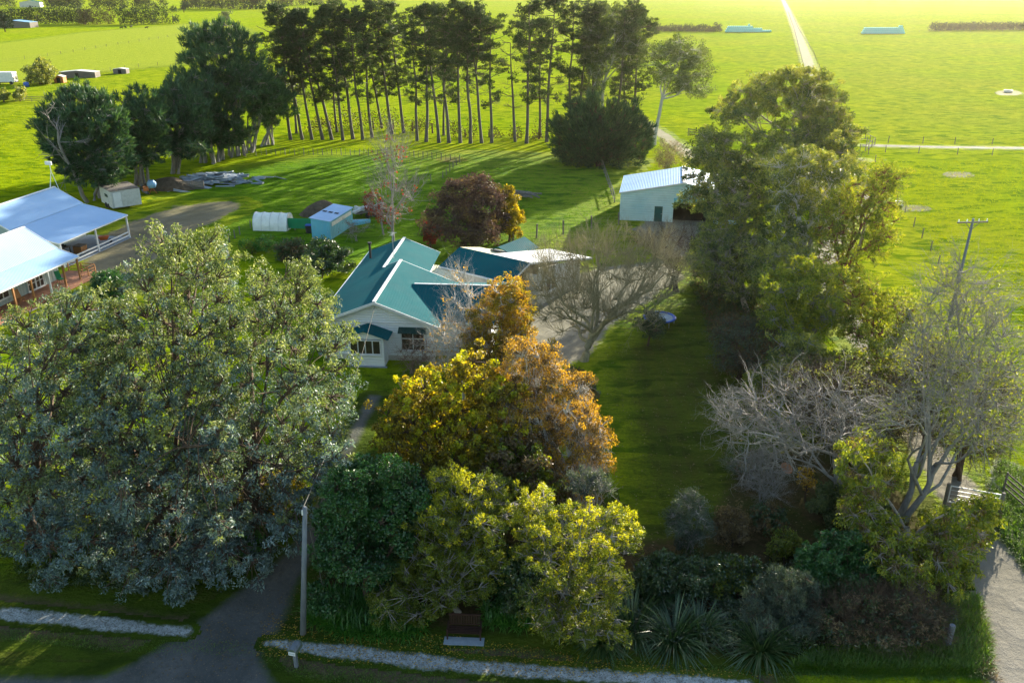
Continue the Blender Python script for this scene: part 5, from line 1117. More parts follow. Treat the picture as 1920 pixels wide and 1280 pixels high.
gum_like('gum_tree', 'gum filling the middle of the clump behind the twisting limbs', 'gum tree', (1520, 470),
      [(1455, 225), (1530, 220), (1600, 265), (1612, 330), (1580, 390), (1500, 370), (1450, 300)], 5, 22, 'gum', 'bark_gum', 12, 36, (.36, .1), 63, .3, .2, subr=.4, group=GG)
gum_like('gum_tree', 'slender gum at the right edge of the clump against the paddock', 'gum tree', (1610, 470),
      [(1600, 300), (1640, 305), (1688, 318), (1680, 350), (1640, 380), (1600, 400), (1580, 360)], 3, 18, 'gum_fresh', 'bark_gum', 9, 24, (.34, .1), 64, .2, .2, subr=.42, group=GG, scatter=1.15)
FG = 'fresh green rounded trees along the gravel road'
gum_like('rounded_tree', 'olive green tree behind the bright rounded one, touching the gums', 'tree', (1480, 640), [(1400, 470), (1450, 450), (1540, 460), (1560, 510), (1500, 560), (1430, 560)], 4, 26, 'gum', 'bark_grey', 12, 38, (.26, .08), 65, .24, .1, subr=.4, group=FG)
gum_like('rounded_tree', 'shaded green tree between the bright rounded tree and the dusky shrub', 'tree', (1520, 790), [(1440, 620), (1520, 630), (1570, 660), (1570, 720), (1520, 760), (1450, 730)], 3.2, 24, 'gum', 'bark_grey', 12, 34, (.22, .08), 66, .2, .1, subr=.4, group=FG)
gum_like('rounded_tree', 'thin yellow green tree tangled in the big leafless tree', 'tree', (1730, 860), [(1690, 640), (1740, 600), (1790, 640), (1800, 740), (1750, 800), (1700, 760)], 3.0, 22, 'gum_fresh', 'bark_brown', 9, 16, (.2, .07), 67, .16, .1, subr=.45, group=FG, scatter=1.2, bare=.3, twig=dict(L=.9, r=.012, n=3))
gum_like('rounded_tree', 'bright green rounded tree nearest the shaded lawn', 'tree', (1520, 700), [(1430, 560), (1450, 500), (1500, 480), (1555, 485), (1590, 530), (1580, 600), (1530, 640), (1470, 640), (1435, 610)], 4, 26, 'gum_fresh', 'bark_grey', 13, 44, (.26, .08), 48, .24, .1, subr=.4, group=FG)
gum_like('rounded_tree', 'fresh green tree with dark shaded lower leaves beside the road bend', 'tree', (1640, 720), [(1560, 500), (1620, 500), (1690, 540), (1740, 580), (1740, 640), (1690, 670), (1600, 660), (1570, 600)], 4, 26, 'gum_fresh', 'bark_red', 12, 36, (.26, .08), 49, .24, .1, subr=.4, group=FG, bare=.1)
gum_like('rounded_tree', 'lower leafy tree with reddish stems under the fresh green ones', 'tree', (1650, 800), [(1550, 640), (1620, 650), (1720, 640), (1750, 690), (1700, 760), (1620, 770), (1560, 730)], 3.4, 25, 'gum_fresh', 'bark_red', 11, 30, (.24, .09), 50, .2, .1, subr=.42, group=FG, scatter=1.15, stems=3)
plant('small_tree', 'small dark tree partly hiding the trampoline', 'tree', (1214, 648), [(1185, 610), (1195, 590), (1225, 582), (1248, 600), (1245, 625), (1215, 640)], 1.6, 16, 'shrub', 'bark_brown', 10, 30, (.2, .08), 51, .1, .1)
plant('dark_shrub', 'large dusky shrub on the right edge of the shaded lawn', 'shrub', (1385, 712), [(1330, 620), (1360, 590), (1420, 580), (1460, 620), (1450, 680), (1400, 705), (1340, 690)], 3, 24, 'greygreen', 'bark_brown', 12, 26, (.2, .06), 52, .15, .1, stems=4, mat2='rust', mat2_frac=.3, twig=dict(L=.8, r=.012, n=3))
plant('round_bush', 'small bright green bush above the silvery dead branches', 'bush', (1422, 765), [(1390, 720), (1410, 690), (1440, 700), (1455, 730), (1420, 745)], 1.5, 16, 'gum_fresh', 'bark_brown', 12, 34, (.2, .08), 53, .1, .1)
plant('yellow_sapling', 'bright yellow green sapling in front of the gum shadows', 'sapling', (1380, 525), [(1350, 475), (1385, 462), (1402, 480), (1395, 500), (1355, 495)], 1.6, 14, 'lime', 'bark_brown', 8, 26, (.26, .1), 54, .08, .1)
# right front
plant('dead_tree', 'silvery grey leafless tree reaching over the shaded lawn', 'dead tree', (1590, 955),
      [(1335, 800), (1345, 760), (1400, 720), (1470, 705), (1560, 700), (1640, 720), (1660, 780), (1600, 840), (1500, 860), (1400, 860)],
      3.5, 34, 'dry', 'bark_grey', 7, 2, (.12, .05), 55, .30, 0, twig=dict(L=1.5, r=.030, n=3, levels=3, spread=.85, up=.0, wig=.22), bare=.6, fork=.4, stems=3, scatter=1.2)
plant('bare_oak', 'big leafless tree by the gate with brown spreading limbs', 'bare tree', (1695, 975),
      [(1700, 640), (1735, 540), (1760, 480), (1830, 490), (1890, 560), (1930, 650), (1950, 780), (1900, 850), (1820, 860), (1750, 800), (1690, 780), (1660, 860), (1640, 780)],
      5, 36, 'gum_fresh', 'bark_grey', 6, 16, (.15, .06), 56, .26, 0, twig=dict(L=1.6, r=.018, n=4, levels=3, spread=.8, up=.05, wig=.22), bare=.35, fork=.22, stems=2, scatter=1.2)
plant('bare_thicket', 'tangled grey brown leafless thicket above the dead tree', 'bare tree', (1600, 870),
      [(1460, 690), (1560, 680), (1680, 710), (1730, 790), (1680, 860), (1540, 830), (1480, 760)], 3, 24, 'gum', 'bark_brown', 11, 14, (.16, .06), 57, .18, 0, twig=dict(L=1.2, r=.020, n=3, levels=3, spread=.8, wig=.2), bare=.2, stems=4)
plant('bare_thicket', 'brown twiggy thicket with a few yellow green leaves behind the gate', 'bare tree', (1800, 900),
      [(1700, 700), (1760, 640), (1840, 660), (1900, 720), (1900, 830), (1840, 870), (1760, 860), (1710, 800)], 3, 24, 'gum_fresh', 'bark_brown', 10, 10, (.16, .06), 61, .18, 0, twig=dict(L=1.2, r=.018, n=3, levels=3, spread=.8, wig=.2), bare=.3, stems=4)
plant('gum_tree', 'leafy gum with drooping yellow green leaves above the gate', 'gum tree', (1690, 1075),
      [(1560, 850), (1620, 800), (1670, 830), (1680, 900), (1650, 960), (1720, 1010), (1760, 960), (1830, 925), (1880, 930), (1875, 985), (1840, 1030), (1835, 1100), (1780, 1130), (1700, 1120), (1630, 1060), (1585, 990), (1575, 910)],
      4, 26, 'gum_fresh', 'bark_gum', 11, 30, (.24, .07), 58, .26, .7, subr=.42, scatter=1.15, stems=2, mat2='rust', mat2_frac=.12)
plant('orange_sapling', 'tiny orange leaved sapling on the leaf litter', 'sapling', (1510, 940), [(1498, 885), (1512, 868), (1532, 880), (1530, 905), (1505, 908)], .6, 11, 'orange_leaf', 'bark_brown', 7, 12, (.14, .07), 59, .05, .1)
# front shrub border
SB = 'shrubs of the front border'
for a in [
    ('bushy_shrub', 'green leafy shrub left end of the right hand border', (1235, 1120), [(1190, 1060), (1230, 1035), (1290, 1040), (1330, 1060), (1330, 1110), (1260, 1120), (1195, 1110)], 1.6, 'shrub', 61, 'bark_brown', {}),
    ('silvery_shrub', 'pale grey green shrub standing at the near end of the lawn', (1290, 1040), [(1250, 960), (1275, 915), (1305, 910), (1330, 960), (1340, 1000), (1310, 1030), (1260, 1030)], 1.4, 'greygreen', 62, 'bark_grey', dict(leaf=(.13, .03))),
    ('rusty_shrub', 'rusty brown shrub beside the pale grey green one', (1372, 1022), [(1335, 980), (1350, 945), (1380, 940), (1405, 975), (1400, 1010), (1350, 1015)], 1.1, 'rust', 63, 'bark_brown', dict(nleaf=20)),
    ('bare_bush', 'thin leafless grey bush on the litter beyond the rusty shrub', (1425, 960), [(1395, 880), (1430, 850), (1470, 880), (1465, 930), (1420, 945)], 1.2, 'dry', 64, 'bark_grey', dict(nleaf=0, twig=dict(L=.8, r=.008, n=4, levels=3), stems=3)),
    ('dusky_shrub', 'big dusky blue green shrub between the flaxes', (1465, 1185), [(1395, 1120), (1420, 1075), (1470, 1055), (1525, 1075), (1545, 1130), (1530, 1190), (1450, 1200), (1400, 1170)], 1.9, 'greygreen', 65, 'bark_brown', dict(leaf=(.22, .025), droop=-.5)),
    ('glossy_shrub', 'dark glossy leaved shrub under the gate gum', (1590, 1120), [(1500, 1030), (1550, 995), (1610, 1000), (1650, 1060), (1640, 1120), (1560, 1120), (1500, 1090)], 1.9, 'broad', 66, 'bark_brown', {}),
    ('tangled_thicket', 'brown tangled thicket behind the grass bank', (1640, 1200), [(1540, 1140), (1600, 1110), (1700, 1120), (1770, 1140), (1772, 1200), (1650, 1215), (1555, 1200)], 1.5, 'dry', 67, 'bark_brown', dict(nleaf=16, twig=dict(L=.9, r=.010, n=4, levels=3), stems=6, mat2='shrub', mat2_frac=.6)),
    ('bushy_shrub', 'yellow flecked shrub in the middle of the right hand border', (1380, 1120), [(1320, 1060), (1370, 1035), (1420, 1050), (1420, 1100), (1370, 1120), (1325, 1105)], 1.3, 'shrub', 68, 'bark_brown', dict(mat2='lime', mat2_frac=.3)),
    ('sunlit_shrub', 'small sunlit yellow green shrub above the dusky one', (1470, 1055), [(1440, 1010), (1465, 985), (1500, 1000), (1500, 1035), (1450, 1045)], .9, 'lime', 69, 'bark_brown', dict(nleaf=18)),
    ('rusty_shrub', 'brownish green shrub on the leaf litter in front of the dead tree', (1440, 1000), [(1405, 965), (1430, 940), (1475, 950), (1480, 985), (1430, 1000)], 1.2, 'shrub', 175, 'bark_brown', dict(mat2='rust', mat2_frac=.5)),
    ('leafy_shrub', 'green scrambling shrub at the foot of the dead tree', (1560, 985), [(1510, 950), (1550, 900), (1600, 920), (1610, 970), (1560, 990)], 1.6, 'gum_dark', 176, 'bark_brown', {}),
    ('twiggy_shrub', 'half bare twiggy shrub under the tips of the dead branches', (1400, 900), [(1360, 860), (1400, 835), (1440, 850), (1430, 890), (1375, 895)], 1.2, 'rust', 177, 'bark_grey', dict(nleaf=8, twig=dict(L=.8, r=.01, n=4, levels=3), mat2='shrub', mat2_frac=.5)),
    ('leafy_shrub', 'dark green shrub filling between the thicket and the gate gum', (1640, 1010), [(1600, 960), (1640, 930), (1680, 960), (1680, 1010), (1620, 1020)], 1.3, 'gum_dark', 178, 'bark_brown', {}),
    ('low_shrub', 'low dark shrub beside the base of the leaning power pole', (610, 1165), [(575, 1110), (600, 1085), (640, 1110), (640, 1150), (590, 1160)], 1.0, 'broad', 70, 'bark_brown', {}),
    ('golden_shrub', 'golden grass like shrub left of the upper driveway', (490, 960), [(440, 930), (500, 890), (560, 880), (570, 920), (500, 970), (440, 980)], 1.3, 'gold', 71, 'bark_brown', dict(leaf=(.25, .05), mat2='lime', mat2_frac=.5)),
    ('low_shrub', 'dark shrub under the right hand feathery tree', (985, 1165), [(940, 1060), (975, 1030), (1010, 1060), (1010, 1140), (950, 1150)], 1.2, 'shrub', 72, 'bark_brown', {}),
    ('yellow_leaved_shrub', 'green shrub at the foot of the silver gum by the driveway', (460, 1040), [(420, 1010), (455, 985), (500, 1000), (490, 1040), (430, 1050)], 1.0, 'strap', 73, 'bark_brown', {}),
    ('garden_shrub', 'dark green bushes against the left side of the villa', (605, 520), [(575, 470), (600, 445), (640, 450), (665, 470), (640, 510), (590, 515)], 3.0, 'shrub', 74, 'bark_brown', dict(leaf=(.3, .12))),
    ('garden_shrub', 'brown and green shrubs below the garden shed', (540, 490), [(505, 470), (540, 450), (590, 455), (590, 490), (530, 500)], 2.2, 'rust', 75, 'bark_brown', dict(leaf=(.3, .1), mat2='shrub', mat2_frac=.6)),
    ('garden_shrub', 'low vegetable garden greenery beneath the polytunnel', (470, 475), [(440, 455), (480, 445), (520, 450), (520, 470), (450, 480)], 2.0, 'strap', 76, 'bark_brown', dict(leaf=(.3, .1), mat2='lime', mat2_frac=.3)),
    ('garden_shrub', 'bare twiggy fruit tree right of the garden shed', (668, 452), [(635, 420), (665, 405), (700, 420), (700, 440), (650, 445)], 2.0, 'rust', 77, 'bark_grey', dict(nleaf=3, twig=dict(L=.9, r=.015, n=4), stems=3)),
    ('courtyard_shrub', 'dark shrub row between birch and courtyard', (1060, 770), [(1035, 690), (1080, 690), (1120, 730), (1120, 780), (1070, 760)], 1.6, 'shrub', 78, 'bark_brown', dict(mat2='rust', mat2_frac=.4)),
    ('palm_shrub', 'dark spiky shrub beside the gravel yard', (200, 575), [(165, 520), (200, 505), (235, 520), (235, 560), (180, 570)], 1.6, 'broad', 79, 'bark_brown', dict(leaf=(.5, .06))),
]:
    nm, lb, b, out, Rm, mt, sd_, bk, kw = a
    k = dict(nleaf=34, leaf=(.17, .07), subr=.45); k.update(kw)
    plant(nm, lb, nm.split('_')[-1], b, out, Rm, 17, mt, bk, 11, seed=sd_, trunk=.07, stems=k.pop('stems', 3), zmin=.15, group=SB if nm in ('bushy_shrub', 'low_shrub') else ('shrubs of the villa garden' if nm == 'garden_shrub' else None), **k)
# autumn trees beyond the villa
plant('purple_tree', 'broad purple brown leaved tree beyond the villa roof', 'tree', (880, 466), [(798, 400), (815, 355), (845, 330), (895, 326), (935, 345), (952, 385), (948, 430), (910, 458), (850, 458), (810, 440)], 5.0, 22, 'purple', 'bark_brown', 14, 40, (.28, .12), 81, .3, .1, mat2='rust', mat2_frac=.3, stems=2)
plant('crimson_tree', 'small crimson shrub left of the purple brown tree', 'shrub', (808, 466), [(792, 420), (805, 400), (825, 410), (828, 440), (805, 455)], 1.8, 14, 'crimson', 'bark_brown', 10, 30, (.24, .12), 82, .12, .1)
plant('yellow_tree', 'bright yellow autumn tree right of the purple brown one', 'tree', (955, 452), [(940, 380), (945, 345), (962, 352), (975, 380), (978, 420), (965, 442), (942, 440)], 2.0, 13, 'gold', 'bark_brown', 10, 40, (.3, .15), 83, .13, .1)
plant('red_leaved_tree', 'tall nearly bare tree with red leaves low down behind the villa', 'tree', (737, 452), [(690, 380), (705, 300), (700, 260), (735, 230), (765, 262), (770, 320), (800, 350), (780, 390), (745, 420), (700, 410)], 4.0, 24, 'crimson', 'bark_grey', 7, 4, (.3, .15), 84, .17, .0, twig=dict(L=2.0, r=.022, n=3, levels=3, up=.6, spread=.4), stems=1, bare=.8)
plant('red_leaved_tree', 'low red leaved sapling beside the junk trailer', 'sapling', (720, 440), [(672, 370), (700, 350), (740, 400), (735, 430), (700, 410)], 2.2, 13, 'crimson', 'bark_grey', 8, 9, (.26, .13), 85, .1, .1, bare=.3)
# left macrocarpas
MG = 'dark macrocarpa shelter belt behind the farmhouse'
for i, (lb, b, out, Rm, dd) in enumerate([
    ('ragged dark macrocarpa with bleached dead limbs, leftmost of the belt', (190, 372), [(72, 215), (110, 160), (150, 148), (200, 180), (240, 230), (250, 310), (215, 350), (140, 345), (88, 290)], 7, .1),
    ('second dark macrocarpa of the belt, above the box trailer', (262, 348), [(215, 185), (260, 160), (300, 170), (320, 230), (300, 300), (260, 320), (225, 300)], 6.5, 0),
    ('third dark macrocarpa of the belt, above the salvage heap', (330, 325), [(290, 160), (330, 142), (375, 170), (390, 230), (380, 290), (330, 300), (300, 250)], 6.5, 0),
    ('fourth dark macrocarpa, low and dense before the tall one', (415, 300), [(370, 190), (420, 170), (460, 200), (470, 250), (440, 285), (390, 280)], 6, 0),
    ('tallest macrocarpa at the corner of the shelter belt', (445, 290), [(338, 65), (365, 48), (400, 18), (440, 40), (470, 60), (500, 110), (510, 160), (480, 190), (430, 190), (395, 170), (370, 130), (345, 110), (365, 90)], 8, 0),
    ('slim macrocarpa just left of the tallest one', (395, 305), [(330, 140), (350, 120), (400, 150), (410, 220), (390, 270), (350, 280), (335, 200)], 5, 0),
    ('macrocarpa with bare lower trunks right of the tallest one', (470, 284), [(440, 130), (500, 110), (530, 140), (525, 200), (490, 230), (450, 200)], 5, 0),
    ('macrocarpa merging into the left end of the pine row', (505, 272), [(470, 170), (510, 150), (550, 175), (545, 220), (500, 240), (475, 215)], 5, 0)]):
    plant('macrocarpa_tree', lb, 'macrocarpa tree', b, out, Rm, 17, 'macro', 'bark_grey', 10, 20, (1.15, .14), 90 + i, .5, -.25, axisw=1.1, subr=.32, squash=.45, stems=6, fork=.4, group=MG, scatter=1.45, zmin=2.4, dens=1.0, flat=.3)
r = np.random.default_rng(5); b = G(186, 368); dt = empty('dead_limbs', b, 0, 'bleached dead limbs sticking out of the leftmost macrocarpa', 'dead tree')
st = np.array([[rel_, -5.5, 5.5 + 1.2 * k_] for k_, rel_ in enumerate((0, .4, -.5))]) + r.normal(0, .3, (3, 3)); tp = curve((0, -3.6, 0), (-.6, -6.3, 10.0), 8, 0, .03, r)
tw, _ = twigs(np.repeat(tp[4:8], 2, 0), unit(r.normal(0, .7, (8, 3)) + np.array([-.2, -.5, .5])), 3.0, .10, r, 3, 3, spread=.55); V, f = join([tubes(tp[None], np.linspace(.3, .14, 8)[None], 7)] + tw); np_mesh('trunk', V, [f], M['bark_grey'], dt, smooth=True)
FT = 'small trees around the far left sheds'
plant('field_tree', 'round dark tree beside the far white truck box', 'tree', (76, 158), [(45, 130), (60, 110), (85, 108), (108, 130), (105, 152), (50, 155)], 5.5, 14, 'gum', 'bark_brown', 12, 30, (.7, .25), 101, .3, 0, group=FT)
plant('field_tree', 'small dark tree at the left edge below the truck box', 'tree', (8, 192), [(-8, 178), (5, 168), (20, 174), (22, 186), (0, 190)], 3, 10, 'gum', 'bark_brown', 10, 30, (.6, .2), 102, .2, 0, group=FT)
plant('field_tree', 'small dark tree beside the yard rails', 'tree', (38, 190), [(22, 172), (36, 160), (50, 168), (52, 182), (30, 186)], 3, 10, 'gum', 'bark_brown', 10, 30, (.6, .2), 103, .2, 0, group=FT)

# ------------------------------------------------------------ strappy plants
def blades(name, label, cat, centers, n, L, Wd, mat, seed, spread=.25, parent=None, kind=None, group=None, droop=1.0):
    """arching blades rising from each centre"""
    r = np.random.default_rng(seed); C = np.repeat(np.array([tuple(c) for c in centers], float), n, 0); m = len(C)
    a = r.uniform(0, 2 * np.pi, m); out = np.stack([np.cos(a), np.sin(a), np.zeros(m)], 1); side = np.stack([-np.sin(a), np.cos(a), np.zeros(m)], 1)
    Ls = (L * r.uniform(.5, 1.15, m))[:, None]; el = r.uniform(.25, 1.35, m)[:, None]; s0 = C + out * (r.uniform(0, 1, (m, 1)) * spread)
    pts = []
    for t in (0, .35, .7, 1.0):
        e = el - droop * t * t * (1.5 - el) * .9; pts.append(s0 + (out * np.cos(np.clip(e, -1, 1.5)) + np.array([0, 0, 1]) * np.sin(np.clip(e, -1.2, 1.5))) * Ls * t)
    w_ = [1, .95, .7, .05]; P = np.stack(pts, 1); P[:, :, 2] = np.maximum(P[:, :, 2], .01)
    W = np.array(w_)[None, :, None] * side[:, None] * Wd * .5
    V = np.stack([P - W, P + W], 2).reshape(-1, 3); k = np.arange(m)[:, None] * 8 + np.array([0, 2, 4])[None]
    f = np.stack([k, k + 1, k + 3, k + 2], -1).reshape(-1, 4); b = np.array(tuple(centers[0])) if parent is None and kind is None else np.zeros(3)
    o = np_mesh(name, V - b, [f], M[mat], parent); o.location = b
    return tag(o, label, cat, group, kind)
for i, (px, py, L, lb) in enumerate([(1128, 1205, 1.5, 'flax clump at the foot of the right feathery tree'), (1185, 1185, 1.9, 'tall dark flax clump left of the pair with pale dead blades'), (1262, 1205, 2.0, 'largest flax clump of the border, dead pale blades at its foot'), (1310, 1190, 1.6, 'flax clump squeezed between the largest and the rightmost one'), (1425, 1222, 1.9, 'rightmost flax clump in front of the dusky shrub'), (1215, 1130, 1.7, 'upper flax clump with brown dead leaves behind the others')]):
    p = G(px, py); blades('flax', lb, 'flax', [(p.x, p.y, 0)], 320, L * 1.08, .06, 'flax', 200 + i, .35, group='flax clumps of the front border', droop=.9)
def scatter(poly, n, seed):
    r = np.random.default_rng(seed); pl = [tuple(G(*p)[:2]) for p in poly]; a = np.array(pl); P = r.uniform(a.min(0), a.max(0), (n * 3, 2)); P = P[poly_sdf(P, pl) > 0][:n]
    return [(x, y, 0) for x, y in P]
blades('strappy_ground_cover', 'mass of strappy green leaves below the dark evergreen tree', None, scatter([(575, 1150), (620, 1110), (720, 1120), (800, 1150), (800, 1185), (740, 1196), (650, 1190), (590, 1172)], 330, 1), 16, .75, .055, 'strap', 210, .15, kind='stuff')
blades('strappy_ground_cover', 'strappy green leaves right of the bench', None, scatter([(908, 1140), (960, 1140), (1000, 1160), (990, 1178), (915, 1172)], 70, 2), 16, .65, .05, 'strap', 211, .15, kind='stuff')
blades('rank_grass', 'long bright grass on the bank beside the gravel road', None, scatter([(1560, 1215), (1640, 1205), (1770, 1200), (1785, 1130), (1830, 1120), (1850, 1200), (1850, 1262), (1600, 1262), (1480, 1252)], 3000, 3), 16, .45, .025, 'tussock', 212, .2, kind='stuff')
blades('rank_grass', 'long grass east of the gravel road', None, scatter([(1850, 960), (1900, 1040), (1990, 1150), (2060, 1100), (1960, 900), (1870, 860)], 2600, 4), 14, .42, .025, 'tussock', 213, .2, kind='stuff')
blades('rank_grass', 'dry seeding grass along the road edge', None, scatter([(1830, 1000), (1800, 1120), (1838, 1130), (1870, 1280), (1840, 1280), (1790, 1180)], 700, 6), 12, .4, .02, 'dry', 216, .2, kind='stuff')
blades('verge_grass', 'short grass tufts of the verge', None, scatter([(-40, 1195), (250, 1225), (480, 1230), (560, 1275), (760, 1290), (1150, 1290), (900, 1262), (500, 1225), (600, 1200), (800, 1192), (1200, 1240), (1500, 1258), (1500, 1275), (1200, 1265), (900, 1240), (640, 1210), (300, 1200), (0, 1175)], 4500, 8), 8, .10, .015, 'tussock', 217, .15, kind='stuff')
def undergrowth(label, poly, n, seed, mat, mat2, hmax, leaf, per=34, rad=.28):
    r = np.random.default_rng(seed); C = np.array(scatter(poly, n, seed), float); C[:, 2] = r.uniform(.08, hmax, len(C)) * (.4 + .6 * np.abs(np.sin(C[:, 0] * 1.3 + C[:, 1])))
    V, f = leaves(C, per, rad, r, leaf, -.2, 0, .8); V[:, 2] = np.maximum(V[:, 2], .03)
    o = np_mesh('undergrowth', V, [f], [M[mat], M[mat2]], midx=np.repeat((r.random(len(C)) < .35).astype(int), per)); tag(o, label, kind='stuff')
undergrowth('leafy undergrowth filling the right hand border', [(1180, 1090), (1240, 1040), (1340, 1060), (1420, 1080), (1560, 1060), (1690, 1120), (1780, 1150), (1780, 1205), (1600, 1218), (1480, 1225), (1330, 1225), (1200, 1215), (1130, 1190)], 1500, 31, 'shrub', 'greygreen', .9, (.15, .05))
undergrowth('dark undergrowth beneath the left and middle trees', [(600, 1080), (700, 1050), (850, 1040), (980, 1040), (1180, 1080), (1150, 1180), (1000, 1165), (800, 1110), (640, 1100)], 800, 32, 'broad', 'shrub', .7, (.16, .06))
undergrowth('rough growth under the silver gums', [(0, 1040), (200, 1010), (420, 960), (560, 900), (600, 930), (530, 1010), (420, 1090), (250, 1110), (60, 1090)], 900, 33, 'shrub', 'lime', .5, (.2, .04))
undergrowth('low scrub under the gum trees', [(1290, 520), (1400, 540), (1500, 620), (1600, 760), (1640, 860), (1560, 850), (1440, 740), (1330, 620)], 1100, 34, 'shrub', 'rust', .8, (.22, .07), 30, .4)
# fallen leaves
def litter(name, label, poly, n, seed, mat, size):
    r = np.random.default_rng(seed); C = np.array(scatter(poly, n, seed)); C[:, 2] = .05
    V, f = leaves(C, 1, .01, r, size, 0, 0, .1); V[:, 2] = .05 + (V[:, 2] - .05) * .2; o = np_mesh(name, V, [f], M[mat]); tag(o, label, kind='stuff')
blades('pasture_tufts', 'clumpy pasture tufts of the right paddock', None, scatter([(1640, 300), (1990, 305), (2150, 500), (2150, 760), (1960, 860), (1870, 700), (1760, 480), (1690, 380)], 5000, 41), 8, .24, .05, 'sward', 220, .22, kind='stuff', droop=1.2)
blades('pasture_tufts', 'clumpy pasture tufts of the back paddock below the pines', None, scatter([(430, 400), (470, 305), (860, 300), (1050, 305), (1150, 330), (1150, 425), (980, 455), (700, 440)], 4500, 42), 7, .18, .045, 'sward_lush', 221, .2, kind='stuff', droop=1.2)
blades('pasture_tufts', 'clumpy pasture tufts of the paddock left of the farmhouse', None, scatter([(-60, 200), (70, 200), (80, 300), (60, 370), (-60, 400)], 1300, 43), 8, .28, .06, 'sward', 222, .25, kind='stuff', droop=1.2)
litter('fallen_leaves', 'orange and yellow fallen leaves on the verge and litter', [(500, 1150), (800, 1185), (1200, 1240), (1500, 1270), (1000, 1270), (600, 1240), (480, 1230)], 2600, 5, 'orange_leaf', (.10, .07))
litter('fallen_leaves', 'pale fallen leaves on the shaded lawn', [(1130, 660), (1200, 600), (1290, 560), (1420, 600), (1500, 900), (1560, 1010), (1350, 1090), (1200, 1060), (1140, 900)], 1500, 6, 'dry', (.14, .08))
litter('fallen_leaves', 'scattered leaves on the driveway', [(330, 1190), (560, 1090), (600, 1000), (640, 1010), (560, 1200), (480, 1270), (250, 1270)], 700, 7, 'rust', (.10, .07))

# ------------------------------------------------------------ far things
def hedge(name, label, cat, pts, h, wdt, mat, seed, n=1.2, leaf=(1.3, .5), group=None, ragged=.12, gap=0.0, trunk=True):
    r = np.random.default_rng(seed); P = [G(*p) for p in pts]; C = []
    for a, b in zip(P, P[1:]):
        L = (b - a).length; m = max(2, int(L / (wdt * .45))); d = (b - a) / m; sd = Vector((-d.y, d.x, 0)).normalized()
        for i in range(m):
            if r.random() < gap: continue
            for j in range(max(2, int(h / (wdt * .35)))):
                for s in (-1, 1): C.append(tuple(a + d * (i + r.uniform(0, 1)) + sd * s * wdt * .3 + Vector((0, 0, h * (.12 + .82 * (j + r.uniform(0, .6)) / max(2, int(h / (wdt * .35)))) * (1 + r.normal(0, ragged) * .5)))))
    C = np.array(C); rt = empty(name, P[0], 0, label, cat, group)
    V, f = leaves(C, int(44 * n), wdt * .42, r, (leaf[0] * .75, leaf[1] * .75), 0, 0, .8); V[:, 2] = np.maximum(V[:, 2], .05)
    np_mesh('foliage', rel(V, P[0]), [f], M[mat], rt)
    mb = MB()
    for a, b in zip(P, P[1:]):
        m = max(2, int((b - a).length / (wdt * 1.1)))
        for i in range(m): q = a.lerp(b, (i + .5) / m) - P[0]; mb.cyl(q, q + Vector((0, 0, h * .75)), .2, .1, 5)
    mb.build('stems', M['bark_brown'], rt); return rt
HB = 'distant shelter belts at the top left'
hedge('shelter_belt', 'long dark shelter belt nearest the olive hay field', 'shelter belt', [(-60, 47), (60, 46), (170, 46)], 10.5, 6, 'hedge', 1, group=HB)
hedge('shelter_belt', 'brownish middle part of the nearest shelter belt', 'shelter belt', [(150, 47), (215, 46)], 10.0, 6, 'hedge_brown', 2, group=HB)
hedge('shelter_belt', 'open dark right part of the nearest shelter belt with trunks showing', 'shelter belt', [(215, 47), (335, 45)], 10.5, 6, 'hedge', 3, group=HB, gap=.2, ragged=.3)
hedge('shelter_belt', 'clipped far hedge in the top left, left piece', 'shelter belt', [(88, 15), (155, 16)], 16, 9, 'hedge', 4, leaf=(2, .8), group=HB)
hedge('shelter_belt', 'clipped far hedge in the top left, middle piece', 'shelter belt', [(172, 18), (240, 17)], 15, 9, 'hedge', 5, leaf=(2, .8), group=HB)
hedge('shelter_belt', 'broken far hedge left of the tall macrocarpa', 'shelter belt', [(252, 17), (312, 17)], 13, 9, 'hedge', 6, leaf=(2, .8), group=HB, gap=.4, ragged=.4)
hedge('shelter_belt', 'far hedge showing between macrocarpa and pines', 'shelter belt', [(345, 17), (500, 18)], 14, 9, 'hedge', 7, leaf=(2, .8), group=HB, gap=.1)
hedge('shelter_belt', 'dark far trees in the top left corner', 'shelter belt', [(-40, 14), (30, 14)], 18, 12, 'hedge', 8, leaf=(2, .8), group=HB, ragged=.5)
hedge('shelter_belt', 'tall far trees above the left pines', 'shelter belt', [(516, 13), (560, 10), (640, 8)], 14, 10, 'hedge', 9, leaf=(2, .8), group=HB, gap=.45, ragged=.5)
hedge('low_hedge', 'low dark hedge left of the turquoise bale stack', 'hedge', [(1212, 59), (1352, 60)], 3.4, 3, 'hedge', 10, leaf=(.9, .35), ragged=.5, group='low hedges across the far paddocks')
hedge('low_hedge', 'low dark hedge at the right edge of the far paddocks', 'hedge', [(1745, 58), (1830, 57), (2050, 56)], 4.2, 4, 'hedge', 11, leaf=(1, .4), group='low hedges across the far paddocks')
hedge('roadside_shrubs', 'scrubby dark growth under the left pines', 'scrub', [(560, 248), (640, 244), (720, 240), (830, 252)], 2.6, 4, 'hedge_brown', 12, 1.8, leaf=(.6, .18), ragged=1.6, gap=.4)
hedge('roadside_shrubs', 'scrubby dark growth under the pines right of centre', 'scrub', [(850, 256), (940, 258), (1035, 262)], 2.0, 3.4, 'hedge_brown', 13, 1.8, leaf=(.6, .18), ragged=1.6, gap=.45)
